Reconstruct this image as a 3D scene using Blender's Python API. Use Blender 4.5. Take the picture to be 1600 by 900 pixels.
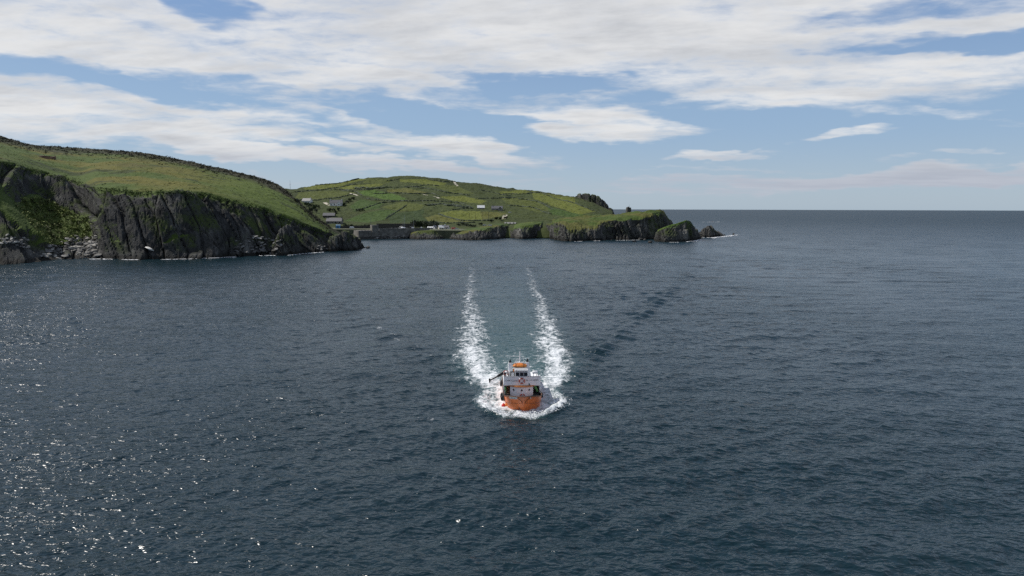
import bpy, bmesh, math, random
import numpy as np
from mathutils import Vector, Matrix, Euler
from mathutils.bvhtree import BVHTree

for o in list(bpy.data.objects):
    bpy.data.objects.remove(o)
random.seed(7)
RNG = np.random.default_rng(11)
SC = bpy.context.scene
COL = SC.collection
R = math.radians

# ------------------------------------------------------------------ camera
CAM_H, F, PITCH, ROLL = 30.0, 1100.0, 6.42, 0.17
cam_d = bpy.data.cameras.new('camera')
cam = bpy.data.objects.new('camera', cam_d)
COL.objects.link(cam)
cam_d.sensor_width = 36.0
cam_d.lens = 36.0 * F / 1600.0
cam_d.clip_start = 0.5
cam_d.clip_end = 200000.0
CROT = Euler((R(90 - PITCH), 0, 0)).to_matrix() @ Matrix.Rotation(R(ROLL), 3, 'Z')
cam.matrix_world = Matrix.Translation((0, 0, CAM_H)) @ CROT.to_4x4()
SC.camera = cam

def ray(px, py):
    return (CROT @ Vector(((px - 800) / F, (450 - py) / F, -1.0))).normalized()
def at(px, py, Y):
    d = ray(px, py); t = Y / d.y
    return Vector((d.x * t, Y, CAM_H + d.z * t))
def sea(px, py):
    d = ray(px, py); t = -CAM_H / d.z
    return Vector((d.x * t, d.y * t, 0.0))

# ------------------------------------------------------------------ sun, sky, exposure
SUN_EL, SUN_AZ = R(50), R(-76)          # azimuth from +Y towards +X
sun_dir = Vector((math.sin(SUN_AZ) * math.cos(SUN_EL), math.cos(SUN_AZ) * math.cos(SUN_EL), math.sin(SUN_EL)))
sl = bpy.data.lights.new('sun', 'SUN')
sl.energy = 3.6; sl.angle = R(0.5); sl.color = (1.0, 0.955, 0.89)
so = bpy.data.objects.new('sun', sl); COL.objects.link(so)
so.rotation_euler = (-sun_dir).to_track_quat('-Z', 'Y').to_euler()
so.location = (0, 0, 300)

SC.view_settings.view_transform = 'Standard'
SC.view_settings.look = 'None'
SC.view_settings.exposure = 0.28
SC.view_settings.gamma = 1.0
SC.view_settings.use_curve_mapping = False
SC.render.engine = 'CYCLES'
SC.cycles.max_bounces = 5
SC.cycles.diffuse_bounces = 3
SC.cycles.glossy_bounces = 3
SC.cycles.transmission_bounces = 2
SC.cycles.sample_clamp_indirect = 3.0
SC.cycles.sample_clamp_direct = 2.2
SC.cycles.use_denoising = False
SC.cycles.caustics_reflective = False

class Nodes:
    def __init__(s, tree):
        s.t = tree; tree.nodes.clear()
    def n(s, typ, props=None, **inp):
        nd = s.t.nodes.new(typ)
        for k, v in (props or {}).items(): setattr(nd, k, v)
        for k, v in inp.items():
            k2 = int(k[1:]) if k[0] == '_' and k[1:].isdigit() else k.replace('_', ' ')
            s.set(nd, k2, v)
        return nd
    def set(s, nd, key, v):
        sock = nd.inputs[key]
        if isinstance(v, bpy.types.NodeSocket): s.t.links.new(v, sock)
        else: sock.default_value = v
    def m(s, op, a, b=0.0, c=0.0, clamp=False):
        nd = s.t.nodes.new('ShaderNodeMath'); nd.operation = op; nd.use_clamp = clamp
        s.set(nd, 0, a); s.set(nd, 1, b); s.set(nd, 2, c)
        return nd.outputs[0]
    def ss(s, v, lo, hi, a=0.0, b=1.0):
        nd = s.t.nodes.new('ShaderNodeMapRange'); nd.interpolation_type = 'SMOOTHSTEP'
        for i, x in enumerate((v, lo, hi, a, b)): s.set(nd, i, x)
        return nd.outputs[0]
    def mix(s, f, a, b, mode='MIX'):
        nd = s.t.nodes.new('ShaderNodeMix'); nd.data_type = 'RGBA'; nd.blend_type = mode
        s.set(nd, 0, f); s.set(nd, 6, a); s.set(nd, 7, b)
        return nd.outputs[2]
    def noise(s, vec, scale, detail=4.0, rough=0.5, dist=0.0, dim='3D'):
        nd = s.t.nodes.new('ShaderNodeTexNoise'); nd.noise_dimensions = dim
        if vec is not None: s.t.links.new(vec, nd.inputs['Vector'])
        nd.inputs['Scale'].default_value = scale; nd.inputs['Detail'].default_value = detail
        nd.inputs['Roughness'].default_value = rough; nd.inputs['Distortion'].default_value = dist
        return nd.outputs['Fac']
    def mapping(s, vec, loc=(0, 0, 0), rot=(0, 0, 0), scale=(1, 1, 1)):
        nd = s.t.nodes.new('ShaderNodeMapping')
        s.t.links.new(vec, nd.inputs[0])
        nd.inputs[1].default_value = loc; nd.inputs[2].default_value = rot; nd.inputs[3].default_value = scale
        return nd.outputs[0]
def c4(c): return (c[0], c[1], c[2], 1.0)

world = bpy.data.worlds.new('World'); SC.world = world; world.use_nodes = True
def build_sky():
    g = Nodes(world.node_tree)
    sky = g.n('ShaderNodeTexSky', dict(sky_type='NISHITA', sun_disc=False, sun_elevation=SUN_EL,
              sun_rotation=SUN_AZ, air_density=1.0, dust_density=0.6, ozone_density=1.6, altitude=0.0))
    co = g.n('ShaderNodeTexCoord').outputs['Generated']
    sep = g.n('ShaderNodeSeparateXYZ', _0=co)
    x, y, z = sep.outputs
    DEG = 57.29578
    el = g.m('MULTIPLY', g.m('ARCSINE', z), DEG)
    az = g.m('MULTIPLY', g.m('ARCTAN2', x, y), DEG)
    zz = g.m('ADD', g.m('MAXIMUM', z, 0.0), 0.10)
    u = g.m('DIVIDE', x, zz); v = g.m('DIVIDE', y, zz)
    pl = g.n('ShaderNodeCombineXYZ', _0=u, _1=v, _2=0.0).outputs[0]
    # a cloud layer seen in perspective, streaked along one wind direction
    st = g.mapping(pl, loc=(3.1, 1.7, 0), rot=(0, 0, R(28)), scale=(0.8, 1.15, 1))
    n1 = g.noise(st, 0.9, 7.0, 0.58, 0.25)
    n2 = g.noise(st, 4.2, 6.0, 0.62, 0.3)
    ae = g.n('ShaderNodeCombineXYZ', _0=g.m('MULTIPLY', az, 0.045), _1=g.m('MULTIPLY', el, 0.17), _2=0.0).outputs[0]
    w1 = g.noise(ae, 1.3, 4.0, 0.55)
    w2 = g.noise(g.mapping(ae, loc=(7, 3, 0)), 2.2, 4.0, 0.6)
    azw = g.m('ADD', az, g.m('MULTIPLY', g.m('SUBTRACT', w1, 0.5), 16.0))
    elw = g.m('ADD', el, g.m('MULTIPLY', g.m('SUBTRACT', w2, 0.5), 3.8))
    def dirpix(px, py):
        d = ray(px, py)
        return math.degrees(math.atan2(d.x, d.y)), math.degrees(math.asin(d.z))
    total = None
    pxdeg = 1.0 / F * DEG
    EL = [ # px, py, rx, ry, tilt (down to the right), weight
        (1020, 10, 760, 120, 0, 1.0), (420, 22, 520, 62, 2, .95), (1380, 85, 420, 62, 0, .8),
        (230, 92, 420, 44, 7, 1.0), (540, 116, 240, 24, 8, .95), (1180, 135, 210, 34, 4, .85), (960, 130, 90, 14, 2, .6),
        (90, 178, 260, 34, 5, .95), (400, 180, 260, 17, 4, .9), (640, 217, 220, 16, 10, .95), (430, 210, 260, 12, 6, .8),
        (900, 178, 190, 16, 9, .85), (960, 208, 110, 17, 2, .9),
        (380, 236, 230, 11, 4, .95), (60, 212, 130, 8, 2, .8), (560, 252, 260, 10, 4, .85), (300, 262, 160, 6, 4, .6),
        (190, 112, 150, 10, 0, .4), (1300, 207, 70, 8, -3, .75), (1135, 244, 95, 9, -2, .8), (1366, 256, 34, 7, 0, .5),
        (1400, 172, 130, 9, 3, .5), (1460, 277, 330, 13, -3, 1.0), (1050, 288, 420, 10, 0, .6), (1180, 262, 160, 6, 0, .5), (1500, 243, 60, 4, 0, .45),
        (345, 12, 40, 18, 10, -.65), (1590, 62, 70, 10, 0, -.7), (1420, 72, 60, 8, 0, -.35), (1500, 5, 160, 12, 0, -.5),
        (850, 128, 90, 12, 0, -.6), (1330, 68, 60, 10, 0, -.3), (1560, 78, 80, 7, 4, -.5), (180, 130, 240, 9, 8, -.5), (500, 158, 240, 13, 5, -.6), (760, 156, 120, 8, 6, -.3)]
    for (px, py, rx, ry, tilt, wt) in EL:
        a0, e0 = dirpix(px, py)
        ra, re = rx * pxdeg, ry * pxdeg
        ca, sa = math.cos(R(-tilt)), math.sin(R(-tilt))
        da = g.m('SUBTRACT', azw, a0); de = g.m('SUBTRACT', elw, e0)
        p = g.m('MULTIPLY_ADD', da, ca / ra, g.m('MULTIPLY', de, sa / ra))
        q = g.m('MULTIPLY_ADD', da, -sa / re, g.m('MULTIPLY', de, ca / re))
        rr = g.m('MULTIPLY_ADD', p, p, g.m('MULTIPLY', q, q))
        fall = g.m('MULTIPLY', g.ss(rr, *((3.2, 0.0) if wt < 0 else (2.0, 0.1))), wt)
        if total is None: total = fall
        elif wt < 0: total = g.m('ADD', total, fall)
        else: total = g.m('MAXIMUM', total, fall)
    # outside the pictured part of the sky the same broken layer goes on everywhere
    side = g.ss(g.m('ABSOLUTE', az), 38.0, 52.0)
    high = g.ss(el, 15.0, 19.0)
    outw = g.m('MULTIPLY', g.m('MAXIMUM', side, high), g.ss(el, 1.0, 9.0, 0.30, 0.50))
    inw = g.m('SUBTRACT', 1.0, g.m('MAXIMUM', side, high))
    shape = g.m('ADD', g.m('MULTIPLY', total, inw), outw)
    body = g.m('ADD', g.m('MULTIPLY', g.m('SUBTRACT', n1, 0.5), 1.5), g.m('MULTIPLY', g.m('SUBTRACT', n2, 0.5), 0.95))
    n4 = g.noise(g.mapping(ae, loc=(2, 5, 0)), 9.0, 5.0, 0.6, 0.4)
    body = g.m('ADD', body, g.m('MULTIPLY', g.m('SUBTRACT', n4, 0.5), 0.55))
    dens = g.m('ADD', shape, body)
    cov = g.m('MULTIPLY', g.ss(dens, 0.25, 1.04), 0.95)
    cov = g.m('MULTIPLY', cov, g.ss(el, 0.2, 1.6, 0.45, 1.0))
    # sunlit tops, greyer where the layer is thick
    n3 = g.noise(g.mapping(st, loc=(4, 9, 0), scale=(1, 1.4, 1)), 1.5, 6.0, 0.6)
    lit = g.ss(n3, 0.34, 0.66)
    thick = g.ss(dens, 0.65, 1.35)
    white = g.mix(lit, c4((5.5, 5.65, 5.9)), c4((6.9, 6.9, 6.9)))
    grey = g.mix(lit, c4((4.5, 4.6, 4.8)), c4((6.3, 6.3, 6.3)))
    cl = g.mix(thick, white, grey)
    low = g.ss(el, 5.5, 2.0)
    cl = g.mix(g.m('MULTIPLY', low, 0.75), cl, c4((3.25, 3.6, 4.4)))
    # clear maritime air: pale blue at the horizon, deepening upwards
    air = g.mix(g.ss(el, 0.0, 7.0), c4((3.2, 4.05, 4.95)), c4((2.35, 3.5, 5.1)))
    air = g.mix(g.ss(el, 6.0, 17.0), air, c4((1.5, 2.5, 4.5)))
    skyc = g.mix(g.ss(el, 32.0, 10.0, 0.0, 0.85), sky.outputs[0], air)
    fin = g.mix(cov, skyc, cl)
    bg = g.n('ShaderNodeBackground', Color=fin, Strength=0.1)
    g.n('ShaderNodeOutputWorld', Surface=bg.outputs[0])
build_sky()

# ------------------------------------------------------------------ numpy noise
def _h2(ix, iy, k=0):
    h = (ix.astype(np.int64) * 374761393 + iy.astype(np.int64) * 668265263 + k * 974711) & 0xFFFFFFFF
    h = ((h ^ (h >> 13)) * 1274126177) & 0xFFFFFFFF
    h = ((h ^ (h >> 16)) * 2246822519) & 0xFFFFFFFF
    return ((h ^ (h >> 15)) & 0xFFFFFF) / float(0xFFFFFF)
def vnoise(x, y, k=0):
    ix, iy = np.floor(x), np.floor(y); fx, fy = x - ix, y - iy
    fx = fx * fx * fx * (fx * (fx * 6 - 15) + 10); fy = fy * fy * fy * (fy * (fy * 6 - 15) + 10)
    ix = ix.astype(np.int64); iy = iy.astype(np.int64)
    a, b = _h2(ix, iy, k), _h2(ix + 1, iy, k); c, d = _h2(ix, iy + 1, k), _h2(ix + 1, iy + 1, k)
    return (a + (b - a) * fx) * (1 - fy) + (c + (d - c) * fx) * fy
def fbm(x, y, o=4, k=0, g=0.5):
    s = 0; a = 1; t = 0
    for i in range(o):
        s = s + a * (vnoise(x * 2 ** i + 13.7 * i, y * 2 ** i + 7.3 * i, k + i) - 0.5); t += a; a *= g
    return s / t * 2
def worley(x, y, k=0):
    ix, iy = np.floor(x).astype(np.int64), np.floor(y).astype(np.int64)
    f1 = np.full(x.shape, 9.0); f2 = np.full(x.shape, 9.0); cid = np.zeros(x.shape)
    cx = np.zeros(x.shape); cy = np.zeros(x.shape)
    for dx in (-1, 0, 1):
        for dy in (-1, 0, 1):
            qx = ix + dx + _h2(ix + dx, iy + dy, k); qy = iy + dy + _h2(ix + dx, iy + dy, k + 1)
            d = np.hypot(x - qx, y - qy); r = _h2(ix + dx, iy + dy, k + 2)
            near = d < f1
            f2 = np.where(near, f1, np.minimum(f2, d))
            cid = np.where(near, r, cid); cx = np.where(near, x - qx, cx); cy = np.where(near, y - qy, cy)
            f1 = np.where(near, d, f1)
    return f1, f2, cid, cx, cy
def gsm(a, sig, axis):
    if sig <= 0: return a
    r = int(3 * sig) + 1
    w = np.exp(-0.5 * (np.arange(-r, r + 1) / sig) ** 2); w /= w.sum()
    pad = [(0, 0)] * a.ndim; pad[axis] = (r, r)
    p = np.pad(a, pad, mode='edge'); out = np.zeros_like(a)
    for i in range(2 * r + 1):
        sl_ = [slice(None)] * a.ndim; sl_[axis] = slice(i, i + a.shape[axis]); out += w[i] * p[tuple(sl_)]
    return out
def sstep(x, a, b):
    t = np.clip((x - a) / (b - a), 0, 1); return t * t * (3 - 2 * t)

# ------------------------------------------------------------------ object helpers
def tag(o, label=None, cat=None, group=None, kind=None):
    if label: o['label'] = label
    if cat: o['category'] = cat
    if group: o['group'] = group
    if kind: o['kind'] = kind
    return o
def empty(name, loc, rz=0.0, label=None, cat=None, group=None):
    o = bpy.data.objects.new(name, None); COL.objects.link(o)
    o.location = loc; o.rotation_euler = (0, 0, rz); o.empty_display_size = 0.5
    return tag(o, label, cat, group)
def copy_tree(o, parent=None):
    c = o.copy(); COL.objects.link(c); c.parent = parent
    for ch in list(o.children): copy_tree(ch, c)
    return c
def grid_mesh(name, P, smooth=False, flip=False):
    nu, nv = P.shape[:2]
    me = bpy.data.meshes.new(name)
    me.vertices.add(nu * nv); me.vertices.foreach_set('co', P.reshape(-1).astype(np.float32))
    i = np.arange(nu * nv).reshape(nu, nv)
    q = np.stack([i[:-1, :-1], i[1:, :-1], i[1:, 1:], i[:-1, 1:]], -1).reshape(-1, 4)
    if flip: q = q[:, ::-1]
    n = len(q)
    me.loops.add(n * 4); me.loops.foreach_set('vertex_index', q.reshape(-1).astype(np.int32))
    me.polygons.add(n); me.polygons.foreach_set('loop_start', (np.arange(n) * 4).astype(np.int32))
    me.polygons.foreach_set('loop_total', np.full(n, 4, np.int32))
    me.polygons.foreach_set('use_smooth', np.full(n, smooth))
    me.update(calc_edges=True)
    return me
def fattr(me, name, a):
    at_ = me.attributes.new(name, 'FLOAT', 'POINT'); at_.data.foreach_set('value', a.reshape(-1).astype(np.float32))
def cattr(me, name, a):
    at_ = me.attributes.new(name, 'FLOAT_COLOR', 'POINT')
    b = np.ones((a.reshape(-1, 3).shape[0], 4), np.float32); b[:, :3] = a.reshape(-1, 3)
    at_.data.foreach_set('color', b.reshape(-1))
def link(name, me, mat, parent=None, smooth=None):
    o = bpy.data.objects.new(name, me); COL.objects.link(o)
    if mat is not None and not me.materials: me.materials.append(mat)
    if parent is not None: o.parent = parent
    return o

MATS = {}
def mat(name, color, rough=0.6, metal=0.0, var=0.12, scale=3.0, bump=0.0, spec=0.5, coat=0.0):
    if name in MATS: return MATS[name]
    m = bpy.data.materials.new(name); m.use_nodes = True
    g = Nodes(m.node_tree)
    co = g.n('ShaderNodeTexCoord').outputs['Object']
    n = g.noise(co, scale, 5.0, 0.6)
    dark = tuple(c * (1 - var * 1.6) for c in color); lite = tuple(min(1, c * (1 + var)) for c in color)
    base = g.mix(g.ss(n, 0.3, 0.7), c4(dark), c4(lite))
    b = g.n('ShaderNodeBsdfPrincipled', Base_Color=base, Roughness=rough, Metallic=metal)
    b.inputs['Specular IOR Level'].default_value = spec
    b.inputs['Coat Weight'].default_value = coat
    if bump:
        bp = g.n('ShaderNodeBump', Strength=1.0, Distance=bump, Height=g.noise(co, scale * 4, 4.0, 0.6))
        g.set(b, 'Normal', bp.outputs[0])
    g.n('ShaderNodeOutputMaterial', Surface=b.outputs[0])
    MATS[name] = m
    return m

def land_material(name, grass_dark, rockcol, scale=1.0):
    m = bpy.data.materials.new(name); m.use_nodes = True
    g = Nodes(m.node_tree)
    geo = g.n('ShaderNodeNewGeometry')
    pos = geo.outputs['Position']
    nz = g.n('ShaderNodeSeparateXYZ', _0=geo.outputs['Normal']).outputs[2]
    rk = g.n('ShaderNodeAttribute', dict(attribute_name='rockness')).outputs['Fac']
    tint = g.n('ShaderNodeAttribute', dict(attribute_name='tint')).outputs['Color']
    z = g.n('ShaderNodeSeparateXYZ', _0=pos).outputs[2]
    nb = g.noise(pos, 0.07 * scale, 5.0, 0.6)
    nm = g.noise(pos, 0.33 * scale, 5.0, 0.65)
    nf = g.noise(pos, 1.6 * scale, 4.0, 0.65)
    # grass and heath: tint is the plant cover, plus sunlit turf painted on the headland
    gcol = g.mix(g.ss(nm, 0.36, 0.66), g.mix(1.0, tint, c4((0.74, 0.78, 0.70)), 'MULTIPLY'), tint)
    gcol = g.mix(g.ss(g.m('ADD', g.m('MULTIPLY', nb, .5), g.m('MULTIPLY', nm, .5)), 0.57, 0.66, 0.0, 0.6), gcol, c4(grass_dark))
    gcol = g.mix(g.ss(nf, 0.35, 0.7, 0.0, 0.35), gcol, g.mix(1.0, gcol, c4((1.35, 1.28, 1.05)), 'MULTIPLY'))
    # rock: slabs with slanting bedding
    bed = g.mapping(pos, rot=(0, R(20), R(12)), scale=(0.9, 0.5, 0.12))
    rb = g.noise(bed, 0.22 * scale, 6.0, 0.62, 0.5)
    rf = g.noise(bed, 2.4 * scale, 5.0, 0.7)
    rmix = g.m('ADD', g.m('MULTIPLY', rb, 0.6), g.m('MULTIPLY', rf, 0.4))
    rc = g.mix(g.ss(rmix, 0.36, 0.64), c4(tuple(c * 0.30 for c in rockcol)), c4(tuple(c * 1.35 for c in rockcol)))
    nl = g.noise(g.mapping(pos, rot=(0, R(14), 0), scale=(1, 1, 0.25)), 0.085 * scale, 3.0, 0.55)
    rc = g.mix(g.ss(nl, 0.52, 0.64, 0.0, 0.85), rc, g.mix(1.0, rc, c4((2.3, 2.25, 2.15)), 'MULTIPLY'))
    rc = g.mix(g.ss(nf, 0.62, 0.78, 0, .5), rc, c4((0.17, 0.15, 0.08)))
    moss = g.m('MULTIPLY', g.ss(nz, 0.10, 0.5), g.ss(g.m('ADD', z, g.m('MULTIPLY', nb, 16.0)), 10.0, 20.0))
    moss = g.m('MULTIPLY', moss, g.ss(nb, 0.46, 0.60))
    rc = g.mix(moss, rc, g.mix(nf, c4((0.022, 0.036, 0.011)), c4((0.070, 0.088, 0.022))))
    tide = g.ss(g.m('ADD', z, g.m('MULTIPLY', nm, 3.0)), 4.4, 2.6)
    rc = g.mix(g.m('MULTIPLY', tide, 0.8), rc, c4((0.016, 0.015, 0.012)))
    mask = g.m('ADD', g.m('MULTIPLY', g.m('SUBTRACT', rk, 0.5), 1.5), g.m('MULTIPLY', g.m('SUBTRACT', 0.62, nz), 1.3))
    mask = g.m('ADD', mask, g.m('MULTIPLY', g.m('SUBTRACT', nm, 0.5), 1.3))
    mask = g.ss(mask, -0.12, 0.22)
    col = g.mix(mask, gcol, rc)
    hgt = g.m('ADD', g.m('MULTIPLY', g.m('ADD', nm, g.m('MULTIPLY', nf, 0.5)), 0.9), g.m('MULTIPLY', rf, g.m('MULTIPLY', mask, 0.8)))
    bp = g.n('ShaderNodeBump', Strength=0.9, Distance=g.m('MULTIPLY_ADD', mask, 0.6 / scale, 0.3 / scale), Height=hgt)
    b = g.n('ShaderNodeBsdfPrincipled', Base_Color=col, Roughness=0.9, Normal=bp.outputs[0])
    b.inputs['Specular IOR Level'].default_value = 0.2
    g.n('ShaderNodeOutputMaterial', Surface=b.outputs[0])
    return m
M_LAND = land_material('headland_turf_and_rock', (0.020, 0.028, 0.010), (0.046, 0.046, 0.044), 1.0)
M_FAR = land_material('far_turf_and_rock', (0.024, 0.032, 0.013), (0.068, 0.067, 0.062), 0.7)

# ------------------------------------------------------------------ swept land sheets
LANDS = []
def sheet(name, cols, segs, nu, rock, k=0, rock_amp=2.2, cell=(7.0, 22.0), slant=0.35, grass_amp=0.7,
          su=2.0, sv=0.8, tint=None, material=None, fine=0.35, rockmod=None):
    """cols: stations along the shore, each the same list of points from the sea bed up and over"""
    C = np.array([[tuple(p) for p in c] for c in cols], float)      # S,K,3
    S, K = C.shape[:2]
    base = C[:, 1]
    ds = np.r_[0, np.cumsum(np.maximum(np.linalg.norm(np.diff(base[:, :2], axis=0), axis=1), 1.0))]
    t = np.linspace(0, ds[-1], nu)
    G = np.stack([np.stack([np.interp(t, ds, C[:, kk, a]) for a in range(3)], -1) for kk in range(K)], 1)
    G = gsm(G, su, 0)
    vs = np.concatenate([np.linspace(i, i + 1, segs[i], endpoint=False) for i in range(K - 1)] + [[K - 1]])
    i0 = np.minimum(vs.astype(int), K - 2); fr = (vs - i0)[None, :, None]
    P = G[:, i0] * (1 - fr) + G[:, i0 + 1] * fr
    P = gsm(P, sv, 1)
    rk = np.interp(vs, np.arange(K), rock)[None, :] * np.ones((nu, 1))
    if rockmod is not None: rk = rockmod(P, rk)
    du = np.gradient(P, axis=0); dv = np.gradient(P, axis=1)
    N = np.cross(dv, du); L = np.linalg.norm(N, axis=-1, keepdims=True); N = N / np.maximum(L, 1e-6)
    N = gsm(gsm(N, 4, 0), 2, 1); N /= np.maximum(np.linalg.norm(N, axis=-1, keepdims=True), 1e-6)
    if N[nu // 2, segs[0] + segs[1] // 2][1] > 0: N = -N
    s = t[:, None] + 0 * rk; z = P[..., 2]
    sp = s + z * slant
    wx = fbm(s / 14, z / 14, 3, k + 20) * 2.2
    f1, f2, cid, cx, cy = worley((sp + wx) / cell[0], (z - 0.2 * s + wx) / cell[1], k)
    slab = (cid - 0.5) * 1.7 + cx * ((cid * 7.3) % 1 - 0.5) * 2.0 + cy * 0.5 - 0.9 * np.exp(-((f2 - f1) / 0.09) ** 2)
    g1, g2, cid2, cx2, cy2 = worley((sp + wx) / (cell[0] * .33), (z + 0.3 * s) / (cell[1] * .4), k + 5)
    slab2 = (cid2 - 0.5) + cx2 * ((cid2 * 5.1) % 1 - 0.5) * 1.6 - 0.7 * np.exp(-((g2 - g1) / 0.12) ** 2)
    big = fbm(s / 38, z / 60, 2, k + 40)
    dr = rock_amp * (0.75 * slab + fine * slab2 + 1.5 * big) + 0.25 * fbm(s / 1.6, z / 3.0, 3, k + 50)
    w = sstep(rk, 0.15, 0.75)
    P = P + N * (dr * w)[..., None]
    P[..., 2] += (1 - w) * grass_amp * (fbm(P[..., 0] / 11, P[..., 1] / 11, 5, k + 60, .6) * 1.0) * sstep(vs, 1.5, 3.5)[None, :]
    me = grid_mesh(name, P, smooth=False)
    fattr(me, 'rockness', rk)
    if tint is None: T = np.ones(P.shape) * np.array((0.085, 0.115, 0.022))
    else: T = tint(P, vs[None, :] * np.ones((nu, 1)))
    cattr(me, 'tint', T)
    o = link(name, me, material or M_LAND)
    LANDS.append(BVHTree.FromPolygons([tuple(v) for v in P.reshape(-1, 3)[:]], [tuple(p.vertices) for p in me.polygons]))
    return o
def project(P):
    """world points -> picture coordinates, for laying the fields out on the hill"""
    Ri = np.array(CROT.transposed())
    q = (P - np.array((0, 0, CAM_H))) @ Ri.T
    return 800 + F * q[..., 0] / -q[..., 2], 450 - F * q[..., 1] / -q[..., 2]
def inpoly(x, y, poly):
    c = np.zeros(x.shape, bool); n = len(poly)
    for i in range(n):
        x1, y1 = poly[i]; x2, y2 = poly[(i + 1) % n]
        if y1 == y2: continue
        c ^= ((y1 > y) != (y2 > y)) & (x < (x2 - x1) * (y - y1) / (y2 - y1) + x1)
    return c
def hit(px, py):
    d = ray(px, py); best = None
    for b in LANDS:
        h = b.ray_cast(Vector((0, 0, CAM_H)), d, 4000)
        if h[0] is not None and (best is None or h[3] < best[1]): best = (h[0], h[3])
    return best[0] if best else None
def ground_at(x, y, default=0.0):
    z = default
    for b in LANDS:
        h = b.ray_cast(Vector((x, y, 400)), Vector((0, 0, -1)), 500)
        if h[0] is not None: z = max(z, h[0].z)
    return z

# ------------------------------------------------------------------ land
def station(b, levels, back=(60, -14, 170)):
    p0 = sea(*b)
    out = [p0 + Vector((-p0.x / p0.y * 0, -5, -5)), p0 + Vector((0, 0, 0.0))]
    for (px, py, dy) in levels: out.append(at(px, py, p0.y + dy))
    r = out[-1]
    out.append(Vector((r.x * (1 + back[0] / r.y), r.y + back[0], r.z + back[1])))
    out.append(Vector((r.x * (1 + back[2] / r.y), r.y + back[2], -5)))
    return out

# the near headland on the left: base, foot, mid face, upper face, cliff edge, grass lip, mid slope, skyline
head = [
 station((-520, 432), [(-520,400,5), (-520,345,12), (-520,290,22), (-520,232,34), (-520,222,46), (-520,200,150), (-520,170,310)]),
 station((-260, 421), [(-260,396,5), (-260,345,12), (-260,295,22), (-260,245,34), (-260,236,46), (-260,216,150), (-260,190,310)]),
 station((-90, 415), [(-90,395,4), (-85,355,12), (-80,305,26), (-70,252,48), (-70,244,60), (-65,226,160), (-65,203,315)]),
 station((-5, 413), [(-8,398,4), (-12,362,12), (-18,305,30), (-5,256,70), (-5,250,82), (0,234,170), (0,213,320)]),
 station((45, 411), [(38,396,4), (22,352,14), (2,300,40), (28,262,84), (28,256,94), (25,238,175), (18,217,322)]),
 station((74, 409), [(68,399,4), (52,362,16), (45,325,58), (50,269,92), (50,262,102), (50,243,175), (42,225,320)]),
 station((92, 407), [(95,396,8), (92,371,36), (80,330,74), (75,275,98), (75,268,106), (75,247,175), (68,228,318)]),
 station((130, 405), [(130,394,9), (127,372,38), (115,330,72), (108,283,92), (108,277,100), (108,250,172), (100,229.5,312)]),
 station((153, 404), [(151,392,10), (147,370,34), (136,330,58), (130,293,72), (130,286,82), (130,254,165), (125,230.5,304)]),
 station((159, 404.5), [(158,392,3), (156,362,8), (150,328,14), (146,299,26), (148,292,38), (150,258,150), (150,232,295)]),
 station((190, 405), [(189,392,3), (186,362,8), (182,328,14), (178,301,22), (180,295,33), (184,260,140), (186,235,285)]),
 station((225, 405.5), [(224,393,4), (220,362,9), (216,330,15), (212,303,22), (214,297,33), (218,264,132), (222,238.5,275)]),
 station((262, 405), [(260,392,3), (255,360,8), (250,330,13), (247,303,20), (248,298,31), (255,268,126), (258,244,262)]),
 station((300, 404), [(298,390,3), (290,358,7), (284,328,12), (280,302,18), (283,297,28), (290,274,118), (295,251,250)]),
 station((345, 402), [(342,388,3), (334,358,7), (326,330,12), (320,306,17), (324,301,27), (335,283,105), (340,262,228)]),
 station((385, 400), [(382,386,3), (374,360,7), (366,336,11), (360,317,16), (365,311,25), (372,292,92), (380,269.5,208)]),
 station((420, 398), [(416,385,3), (408,364,6), (400,343,11), (394,326,15), (398,319,23), (405,301,80), (415,280,185)]),
 station((450, 396), [(446,385,3), (440,366,6), (434,350,10), (428,337,14), (432,330,21), (436,312,68), (438,290,160)]),
 station((478, 395), [(474,385,2), (468,371,5), (463,360,8), (458,349,12), (462,343,18), (460,327,50), (455,304,125)]),
 station((505, 394), [(502,386,2), (496,376,5), (492,367,7), (488,358,10), (490,353,15), (486,344,36), (475,322,92)]),
 station((528, 392), [(525,386,2), (519,379,4), (515,373,6), (511,366.5,8), (511,363,12), (507,357,26), (495,339,66)]),
 station((542, 390), [(540,386,1), (536,381,3), (532,376,4), (528,371,6), (527,369,9), (523,365,18), (514,353,46)], (30, -4, 60)),
 station((552, 386), [(551,384,1), (549,381,2), (547,378,3), (545,375,5), (544,373,8), (541,370,14), (534,365,30)], (14, -2, 30)),
 station((553, 382.5), [(552.5,381.5,1), (552,380.5,2), (551,379,3), (550,378,4), (549,377,6), (548,376,9), (545,374,16)], (6, -2, 14)),
]
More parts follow.
